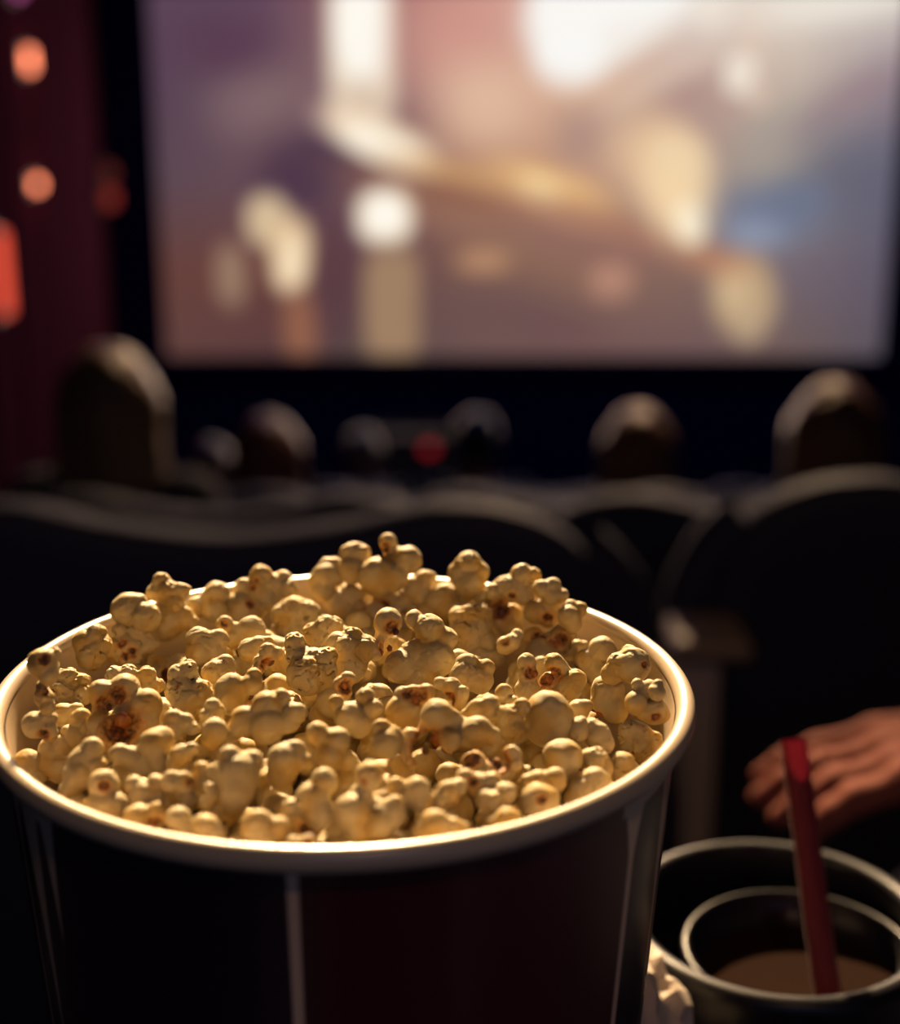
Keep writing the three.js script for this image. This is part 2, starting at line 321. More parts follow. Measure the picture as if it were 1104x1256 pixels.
ROWSEATS.forEach(([k, x, dz, label], i) => {
  if (i === 0) { seat0.position.set(x, treadY(k), backZ(k)); seat0.userData.label = label; } else copyOf(seat0, [x, treadY(k), backZ(k) + dz], label);
});
copyOf(seat0, [0.80, 0, 0.14], 'dark loveseat of the neighbour whose hand rests at the right', 'loveseats in the rows ahead');

{ // the divider between the two front pairs of seats
  const t = thing('armrest_divider', 'tan topped armrest divider standing between the two nearest loveseats', 'armrest', [0.268, treadY(1), backZ(1)]);
  mesh('armrest_pad', new RoundedBoxGeometry(0.085, 0.026, 0.10, 3, 0.012).translate(0.012, 0.83, -0.05), M.armPad, t);
  const sh = new THREE.Shape(); sh.moveTo(-0.016, 0); sh.lineTo(0.018, 0); sh.lineTo(0.018, 0.818); sh.lineTo(-0.03, 0.818); sh.lineTo(-0.008, 0.64); sh.closePath();
  mesh('support_panel', new THREE.ExtrudeGeometry(sh, { depth: 0.07, bevelEnabled: true, bevelSize: 0.003, bevelThickness: 0.003, bevelSegments: 2 }).translate(0, 0, -0.085), M.armPanel, t);
  mesh('foot_plate', new RoundedBoxGeometry(0.05, 0.02, 0.2, 2, 0.006).translate(0, 0.01, -0.05), M.frame, t);
}

// ------------------------------------------------------------------ people
const capsule = (p, a, b, ra, rb) => {
  const bx = b[0] - a[0], by = b[1] - a[1], bz = b[2] - a[2], l2 = bx * bx + by * by + bz * bz || 1e-9;
  const h = Math.min(1, Math.max(0, ((p[0] - a[0]) * bx + (p[1] - a[1]) * by + (p[2] - a[2]) * bz) / l2));
  return Math.hypot(p[0] - a[0] - h * bx, p[1] - a[1] - h * by, p[2] - a[2] - h * bz) - (ra + (rb - ra) * h);
};
const bonesField = (bones, k, grow = 0) => (x, y, z) => { const p = [x, y, z]; let d = 1e3; for (const [a, b, ra, rb] of bones) d = smin(d, capsule(p, a, b, ra, rb), k); return d - grow; };
function bounds(bones, pad) {
  const lo = [1e3, 1e3, 1e3], hi = [-1e3, -1e3, -1e3];
  for (const [a, b, ra, rb] of bones) for (const [p, r] of [[a, ra], [b, rb]]) for (let i = 0; i < 3; i++) { lo[i] = Math.min(lo[i], p[i] - r - pad); hi[i] = Math.max(hi[i], p[i] + r + pad); }
  return [lo, hi];
}
const boneMesh = (bones, k, cell, grow = 0) => meshField(bonesField(bones, k, grow), ...bounds(bones, 0.03 + grow), cell);
const ell = (x, y, z, rx, ry, rz) => (Math.hypot(x / rx, y / ry, z / rz) - 1) * Math.min(rx, ry, rz);
// a head of 0.235 m, looking towards -z; its chin joint lies at the origin
function headField(x, y, z) {
  let d = ell(x, y - 0.135, z - 0.012, 0.074, 0.092, 0.094);
  d = smin(d, ell(x, y - 0.055, z + 0.035, 0.056, 0.062, 0.058), 0.03);
  d = smin(d, capsule([x, y, z], [0, 0.118, -0.083], [0, 0.082, -0.104], 0.009, 0.013), 0.014);         // nose
  d = smin(d, ell(x, y - 0.05, z + 0.088, 0.024, 0.009, 0.012), 0.008);                                  // lips
  for (const s of [-1, 1]) {
    d = smax(d, -ell(x - s * 0.031, y - 0.118, z + 0.098, 0.017, 0.011, 0.016), 0.012);                  // sockets
    d = smin(d, ell(x - s * 0.031, y - 0.117, z + 0.078, 0.012, 0.011, 0.011), 0.003);                   // eyes
    d = smin(d, ell(x - s * 0.078, y - 0.105, z - 0.012, 0.012, 0.03, 0.02), 0.008);                     // ears
  }
  return d;
}
function handBones(w, dir, out, curl, size = 1) {       // wrist, direction of the fingers, direction from the palm's middle to the thumb's side
  const D = V(...dir).normalize(), S = V(...out).addScaledVector(D, -V(...out).dot(D)).normalize(), N = V(0, 0, 0).crossVectors(S, D).normalize();
  if (N.y > 0) N.multiplyScalar(-1);                     // the way the fingers curl
  const P = (d, s, n) => [w[0] + (D.x * d + S.x * s + N.x * n) * size, w[1] + (D.y * d + S.y * s + N.y * n) * size, w[2] + (D.z * d + S.z * s + N.z * n) * size];
  const b = [];
  for (const s of [-0.026, -0.009, 0.009, 0.027]) b.push([P(0, s * 0.6, 0), P(0.088, s, -0.002), 0.018 * size, 0.0125 * size]);
  [[0.029, 0.071], [0.0095, 0.078], [-0.010, 0.073], [-0.029, 0.058]].forEach(([s, l], i) => {
    let d = 0.092, n = 0, a = 0, last = P(d, s, n);
    [0.45, 0.31, 0.24].forEach((part, j) => {
      a += curl[i] * [0.7, 1, 0.8][j]; d += Math.cos(a) * l * part; n += Math.sin(a) * l * part;
      const next = P(d, s * (1 + 0.03 * j), n); b.push([last, next, (0.0098 - j * 0.0008) * size, (0.0092 - j * 0.0009) * size]); last = next;
    });
  });
  b.push([P(0.018, 0.026, 0.004), P(0.05, 0.05, 0.012), 0.016 * size, 0.0125 * size], [P(0.05, 0.05, 0.012), P(0.078, 0.057, 0.018), 0.0115 * size, 0.0105 * size], [P(0.078, 0.057, 0.018), P(0.102, 0.056, 0.022), 0.0105 * size, 0.0085 * size]);
  return b;
}
function figure(j) {        // j: joints of one pose; returns geometries of body, top and trousers
  const torso = [[j.hipL, j.hipR, 0.105, 0.105], [j.pelvis, j.belly, 0.125, 0.12], [j.belly, j.chest, 0.12, 0.125], [j.chestL, j.chestR, 0.115, 0.115], [j.shoulderL, j.shoulderR, 0.062, 0.062]];
  const arms = [[j.shoulderL, j.elbowL, 0.056, 0.043], [j.elbowL, j.wristL, 0.044, 0.029], [j.shoulderR, j.elbowR, 0.056, 0.043], [j.elbowR, j.wristR, 0.044, 0.029]];
  const legs = [[j.hipL, j.kneeL, 0.085, 0.06], [j.kneeL, j.ankleL, 0.058, 0.038], [j.hipR, j.kneeR, 0.085, 0.06], [j.kneeR, j.ankleR, 0.058, 0.038]];
  const feet = ['L', 'R'].map(s => [j['ankle' + s], [j['ankle' + s][0], j['ankle' + s][1] - 0.035, j['ankle' + s][2] - 0.15], 0.038, 0.03]);
  const neck = [[j.neck, [j.head[0], j.head[1] + 0.04, j.head[2] + 0.02], 0.056, 0.05]];
  const hands = ['L', 'R'].map(s => handBones(j['wrist' + s], j['hand' + s].dir, j['hand' + s].thumb, j['hand' + s].curl));
  const turn = j.turn ?? 0, c = Math.cos(turn), s = Math.sin(turn);
  const head = (x, y, z) => { const dx = x - j.head[0], dy = y - j.head[1], dz = z - j.head[2]; return headField(c * dx + s * dz, dy, -s * dx + c * dz); };
  const body = mergeGeometries([
    boneMesh([...torso, ...arms, ...legs, ...feet, ...neck], 0.03, 0.015),
    meshField((x, y, z) => smin(head(x, y, z), capsule([x, y, z], neck[0][0], neck[0][1], 0.054, 0.05), 0.02), [j.head[0] - 0.13, j.head[1] - 0.05, j.head[2] - 0.15], [j.head[0] + 0.13, j.head[1] + 0.26, j.head[2] + 0.15], 0.005),
    ...hands.map((h, i) => boneMesh([...h, arms[1 + i * 2]], 0.006, 0.0034)),
  ]);
  const cut = (b, k, grow, keep) => { const f = bonesField(b, k, grow); return meshField((x, y, z) => Math.max(f(x, y, z), keep(x, y, z)), ...bounds(b, 0.05), 0.014); };
  const away = (p, r) => (x, y, z) => r - Math.hypot(x - p[0], y - p[1], z - p[2]);
  const nk = away([j.neck[0], j.neck[1] + 0.07, j.neck[2]], 0.085), wl = away(j.wristL, j.sleeve ?? 0.055), wr = away(j.wristR, j.sleeve ?? 0.055);
  return {
    body,
    top: cut([...torso, ...arms], 0.035, 0.008, (x, y, z) => Math.max(nk(x, y, z), wl(x, y, z), wr(x, y, z))),
    trousers: cut([torso[0], ...legs], 0.03, 0.012, (x, y, z) => Math.max(j.ankleL[1] + 0.02 - y, y - j.belly[1])),
    shoes: boneMesh(feet, 0.02, 0.01, 0.008),
  };
}
// hair that lies over the head: a cap, and for long hair a mantle down the back and the sides
function hairGeometry(length, volume, seed) {
  const f = (x, y, z) => {
    const strand = 0.0028 * noise(x * 95 + seed, y * 12, z * 95) + 0.004 * noise(x * 30, y * 10 + seed, z * 30);
    let d = ell(x, y - 0.142, z - 0.02, 0.085 + volume, 0.104 + volume, 0.105 + volume);
    if (length > 0) for (const s of [-1, 0, 1]) d = smin(d, capsule([x, y, z], [s * 0.055, 0.12, s ? 0.03 : 0.06], [s * (0.08 + volume), 0.10 - length, s ? 0.055 : 0.075], 0.052 + volume, 0.035), 0.04);
    d = smax(d, -ell(x, y - 0.06, z + 0.10, 0.064, 0.115, 0.10), 0.02);       // leaves the face free
    if (length <= 0) d = smax(d, 0.055 + length * -1 - y - z * 0.35, 0.02);
    return d + strand;
  };
  return meshField(f, [-0.19, -0.06 - Math.max(0, length), -0.15], [0.19, 0.30, 0.19], 0.0075);
}
const SEATED = {
  hipL: [-0.1, 0.55, -0.02], hipR: [0.1, 0.55, -0.02], pelvis: [0, 0.57, 0], belly: [0, 0.74, 0.03], chest: [0, 0.93, 0.03], chestL: [-0.07, 0.93, 0.03], chestR: [0.07, 0.93, 0.03],
  shoulderL: [-0.165, 1.01, 0.03], shoulderR: [0.165, 1.01, 0.03], neck: [0, 1.05, 0.03], head: [0, 1.105, 0],
  elbowL: [-0.235, 0.76, -0.03], elbowR: [0.235, 0.76, -0.03], wristL: [-0.12, 0.66, -0.23], wristR: [0.12, 0.66, -0.23],
  handL: { dir: [0.25, -0.05, -1], thumb: [1, 0, 0], curl: [0.3, 0.3, 0.3, 0.35] }, handR: { dir: [-0.25, -0.05, -1], thumb: [-1, 0, 0], curl: [0.3, 0.3, 0.3, 0.35] },
  kneeL: [-0.12, 0.52, -0.42], kneeR: [0.12, 0.52, -0.42], ankleL: [-0.12, 0.09, -0.44], ankleR: [0.12, 0.09, -0.44],
};
const seated = figure(SEATED);
const hairKinds = { long: hairGeometry(0.24, 0.012, 1), bob: hairGeometry(0.10, 0.014, 5), short: hairGeometry(0, 0.004, 9) };
const cloth = c => mat(lin(...c), 0.9, { bumpMap: weave, bumpScale: 0.0005 });
const hairMat = c => mat(lin(...c), 0.42);
function dress(t, g, kind, hair, top, j, hairTurn = 0) {
  mesh('body', g.body, M.skin, t); mesh('shirt', g.top, cloth(top), t); mesh('trousers', g.trousers, M.trousers, t); mesh('shoes', g.shoes, M.frame, t);
  const h = mesh('hair', hairKinds[kind], hairMat(hair), t); h.position.set(...j.head); h.rotation.y = hairTurn;
}
// [row, x, top of the hair, hair, hair colour, shirt, label]
const AUDIENCE = [
  [2, -0.655, 0.545, 'long', [0.26, 0.145, 0.05], [0.015, 0.014, 0.025], 'seated person with long dark blond hair seen from behind at left'],
  [2, 0.745, 0.475, 'long', [0.24, 0.108, 0.036], [0.02, 0.016, 0.02], 'seated person with long light brown hair seen from behind at right'],
  [3, 0.495, 0.215, 'bob', [0.16, 0.075, 0.03], [0.015, 0.015, 0.03], 'seated person with brown bobbed hair, right of the middle, seen from behind'],
  [4, 0.09, 0.0, 'short', [0.006, 0.005, 0.006], [0.008, 0.008, 0.014], 'seated person with short black hair in the middle, seen from behind'],
  [3, -0.48, 0.195, 'bob', [0.17, 0.06, 0.028], [0.015, 0.015, 0.03], 'seated person with chestnut hair left of the middle, seen from behind'],
  [4, -0.80, -0.10, 'short', [0.20, 0.05, 0.018], [0.05, 0.014, 0.01], 'small seated person with auburn hair beside the long blond hair'],
  [5, -0.35, -0.285, 'short', [0.20, 0.12, 0.045], [0.02, 0.02, 0.03], 'distant seated person with sandy hair between chestnut and black-haired heads'],
];
for (const [k, x, topY, kind, hair, shirt, label] of AUDIENCE) {
  const t = thing('person', label, 'person', [x, treadY(k), backZ(k) - 0.34]);
  const s = (topY - treadY(k)) / 1.365;
  t.scale.setScalar(s);
  dress(t, seated, kind, hair, shirt, SEATED);
}
{ // the neighbour at the right, leaning forward with one hand draped over the knee
  const j = {
    hipL: [0.46, 0.55, -0.16], hipR: [0.66, 0.55, -0.16], pelvis: [0.56, 0.57, -0.14], belly: [0.56, 0.73, -0.24], chest: [0.56, 0.89, -0.36], chestL: [0.49, 0.89, -0.36], chestR: [0.63, 0.89, -0.36],
    shoulderL: [0.40, 0.94, -0.41], shoulderR: [0.725, 0.95, -0.41], neck: [0.56, 1.0, -0.44], head: [0.56, 1.055, -0.50],
    elbowL: [0.47, 0.70, -0.57], elbowR: [0.77, 0.70, -0.52], wristL: [0.354, 0.622, -0.815], wristR: [0.70, 0.64, -0.72],
    handL: { dir: [-1, -0.10, 0.05], thumb: [0.1, 0.1, -1], curl: [0.20, 0.20, 0.24, 0.28] }, handR: { dir: [-0.2, -0.1, -1], thumb: [-1, 0, 0], curl: [0.3, 0.3, 0.3, 0.35] },
    kneeL: [0.32, 0.515, -0.74], kneeR: [0.68, 0.52, -0.66], ankleL: [0.36, 0.09, -0.70], ankleR: [0.68, 0.09, -0.66], sleeve: 0.13,
  };
  const t = thing('person', 'neighbour in dark clothes whose bare hand reaches in from the right', 'person', [0, 0, 0]);
  dress(t, figure(j), 'short', [0.02, 0.012, 0.008], [0.012, 0.012, 0.02], j);
}

// ------------------------------------------------------------------ console with the drink
const TOP = 0.65;
{
  const c = thing('drinks_console', 'low black armrest console holding the bucket and the drink', 'console', [0.03, 0, -0.45]);
  mesh('cabinet', new RoundedBoxGeometry(0.31, TOP - 0.05, 0.32, 3, 0.02).translate(0, (TOP - 0.05) / 2, 0.03), M.console, c);
  mesh('console_top', new RoundedBoxGeometry(0.35, 0.05, 0.39, 4, 0.02).translate(0, TOP - 0.025, 0.045), M.console, c);
}
const CUP = [0.139, -0.512], RING = [0.131, -0.521];
{
  const h = thing('cup_holder', 'round black cup holder ring standing around the drink', 'cup holder', [RING[0], TOP, RING[1]]);
  mesh('collar', lathe([[0.0535, 0.001], [0.0535, 0.030], [0.0545, 0.0335], [0.058, 0.0355], [0.0615, 0.0335], [0.0625, 0.030], [0.0645, 0.004], [0.067, 0.001], [0.0535, 0.001]], 96), M.blackGloss, h);
  mesh('floor_pad', new THREE.CylinderGeometry(0.0525, 0.0525, 0.003, 48).translate(0, 0.0025, 0), M.blackPlastic, h);
  const c = thing('drink_cup', 'dark glossy cup of brown drink sitting in the cup holder', 'cup', [CUP[0], TOP + 0.0045, CUP[1]]);
  mesh('cup_wall', lathe([[0.001, 0], [0.0395, 0], [0.0435, 0.0155], [0.0450, 0.0172], [0.0463, 0.016], [0.0468, 0.0172], [0.0462, 0.019], [0.0448, 0.0195], [0.0430, 0.0182], [0.0400, 0.0022], [0.001, 0.0018]], 96), M.blackGloss, c);
  mesh('drink', lathe([[0.0005, 0.004], [0.030, 0.0042], [0.0402, 0.005]], 64), M.drink, c);
  const straw = mesh('drinking_straw', tube([[0.137, 0.752, -0.5385], [0.1415, 0.712, -0.5205], [0.146, 0.672, -0.502], [0.1485, 0.656, -0.4945]], 0.0053, 32, 18), M.straw, scene);
  tag(straw, 'red drinking straw standing in the brown drink', 'straw');
}
{ // crumpled napkin between bucket and cup holder
  const g = new THREE.IcosahedronGeometry(1, 7), p = g.attributes.position, v = V(0, 0, 0);
  for (let i = 0; i < p.count; i++) {
    v.fromBufferAttribute(p, i);
    const d = 1 + 0.55 * noise(v.x * 1.3 + 3.3, v.y * 1.1, v.z * 1.3 + 7.1) + 0.30 * noise(v.x * 3.1, v.y * 2.2 + 5, v.z * 3.1) + 0.16 * noise(v.x * 7 + 2, v.y * 5, v.z * 7);
    p.setXYZ(i, v.x * 0.022 * d, Math.max(-0.014, v.y * 0.040 * d), v.z * 0.036 * d);
  }
  g.computeVertexNormals();
  const n = mesh('paper_napkin', g, M.paper, scene); n.position.set(0.064, TOP + 0.0142, -0.470); n.rotation.y = 0.5;
  tag(n, 'crumpled pale paper napkin squeezed between bucket and cup holder', 'napkin');
}

// ------------------------------------------------------------------ popcorn bucket
const B = { at: V(-0.0303, 0.8342, -0.3933), rt: 0.0955, rb: 0.0825 };
B.h = B.at.y - TOP;
{
  const W = 1440, H = 256, cv = document.createElement('canvas'); cv.width = W; cv.height = H;
  const c = cv.getContext('2d'), X = deg => ((deg % 360) + 360) % 360 / 360 * W;
  c.fillStyle = '#4a0a1c'; c.fillRect(0, 0, W, H);
  for (let k = 0; k < 6; k++) {                                   // six wide bands, every second one darker
    const a = -62 + k * 58.6;
    c.fillStyle = k % 2 ? '#3c0a20' : '#220a26'; c.fillRect(X(a), 0, 58.6 * 4, H);
    c.fillStyle = k % 2 ? '#4c0c24' : '#2a0a28'; c.fillRect(X(a + 36), 0, 6 * 4, H); c.fillRect(X(a + 9), 0, 4 * 4, H);
  }
  c.fillStyle = '#e8c8a8';
  for (let k = 0; k < 6; k++) {                                   // thin cream lines between the bands, with a tapering flame on every second
    const a = -62 + k * 58.6;
    c.fillRect(X(a) - 3.5, 0, 7, H);
    const wedge = (deg, w, len) => { c.beginPath(); c.moveTo(X(deg) - w, 0); c.quadraticCurveTo(X(deg) - 3, len * H * 0.4, X(deg), len * H); c.quadraticCurveTo(X(deg) + 3, len * H * 0.4, X(deg) + w, 0); c.closePath(); c.fill(); };
    if (k % 2 === 0) { wedge(a + 14, 12, 0.26); wedge(a, 22, 0.2); c.fillRect(X(a - 4), 0, 20 * 4, 0.055 * H); wedge(a + 133, 16, 0.5); }
  }
  const print = new THREE.CanvasTexture(cv); print.colorSpace = THREE.SRGBColorSpace; print.wrapS = THREE.RepeatWrapping;
  const t = thing('popcorn_bucket', 'large round striped paper bucket with a rolled cream rim, heaped with popcorn', 'bucket', [B.at.x, TOP, B.at.z]);
  const wall = (ro, y0, y1, r0, r1) => new THREE.CylinderGeometry(r1, r0, y1 - y0, 128, 24, true).translate(0, (y0 + y1) / 2, 0);
  mesh('printed_wall', wall(0, 0.001, B.h, B.rb, B.rt), mat(lin(1, 1, 1), 0.34, { map: print, clearcoat: 0.35, clearcoatRoughness: 0.22, side: THREE.DoubleSide }), t);
  mesh('inner_wall', lathe([[0.001, 0.008], [B.rb - 0.0015, 0.008], [B.rt - 0.0013, B.h]], 128), mat(lin(0.53, 0.42, 0.30), 0.45, { side: THREE.DoubleSide }), t);
  mesh('bottom', lathe([[0.001, 0.007], [B.rb - 0.001, 0.007], [B.rb - 0.0005, 0.0005], [B.rb - 0.004, 0.0005]], 96), M.paper, t);
  const roll = []; for (let i = 0; i <= 20; i++) { const a = i / 20 * Math.PI * 2; roll.push([0.0973 + 0.0028 * Math.cos(a), B.h + 0.0033 * Math.sin(a)]); }
  mesh('rolled_rim', lathe(roll, 160), M.rim, t);
}

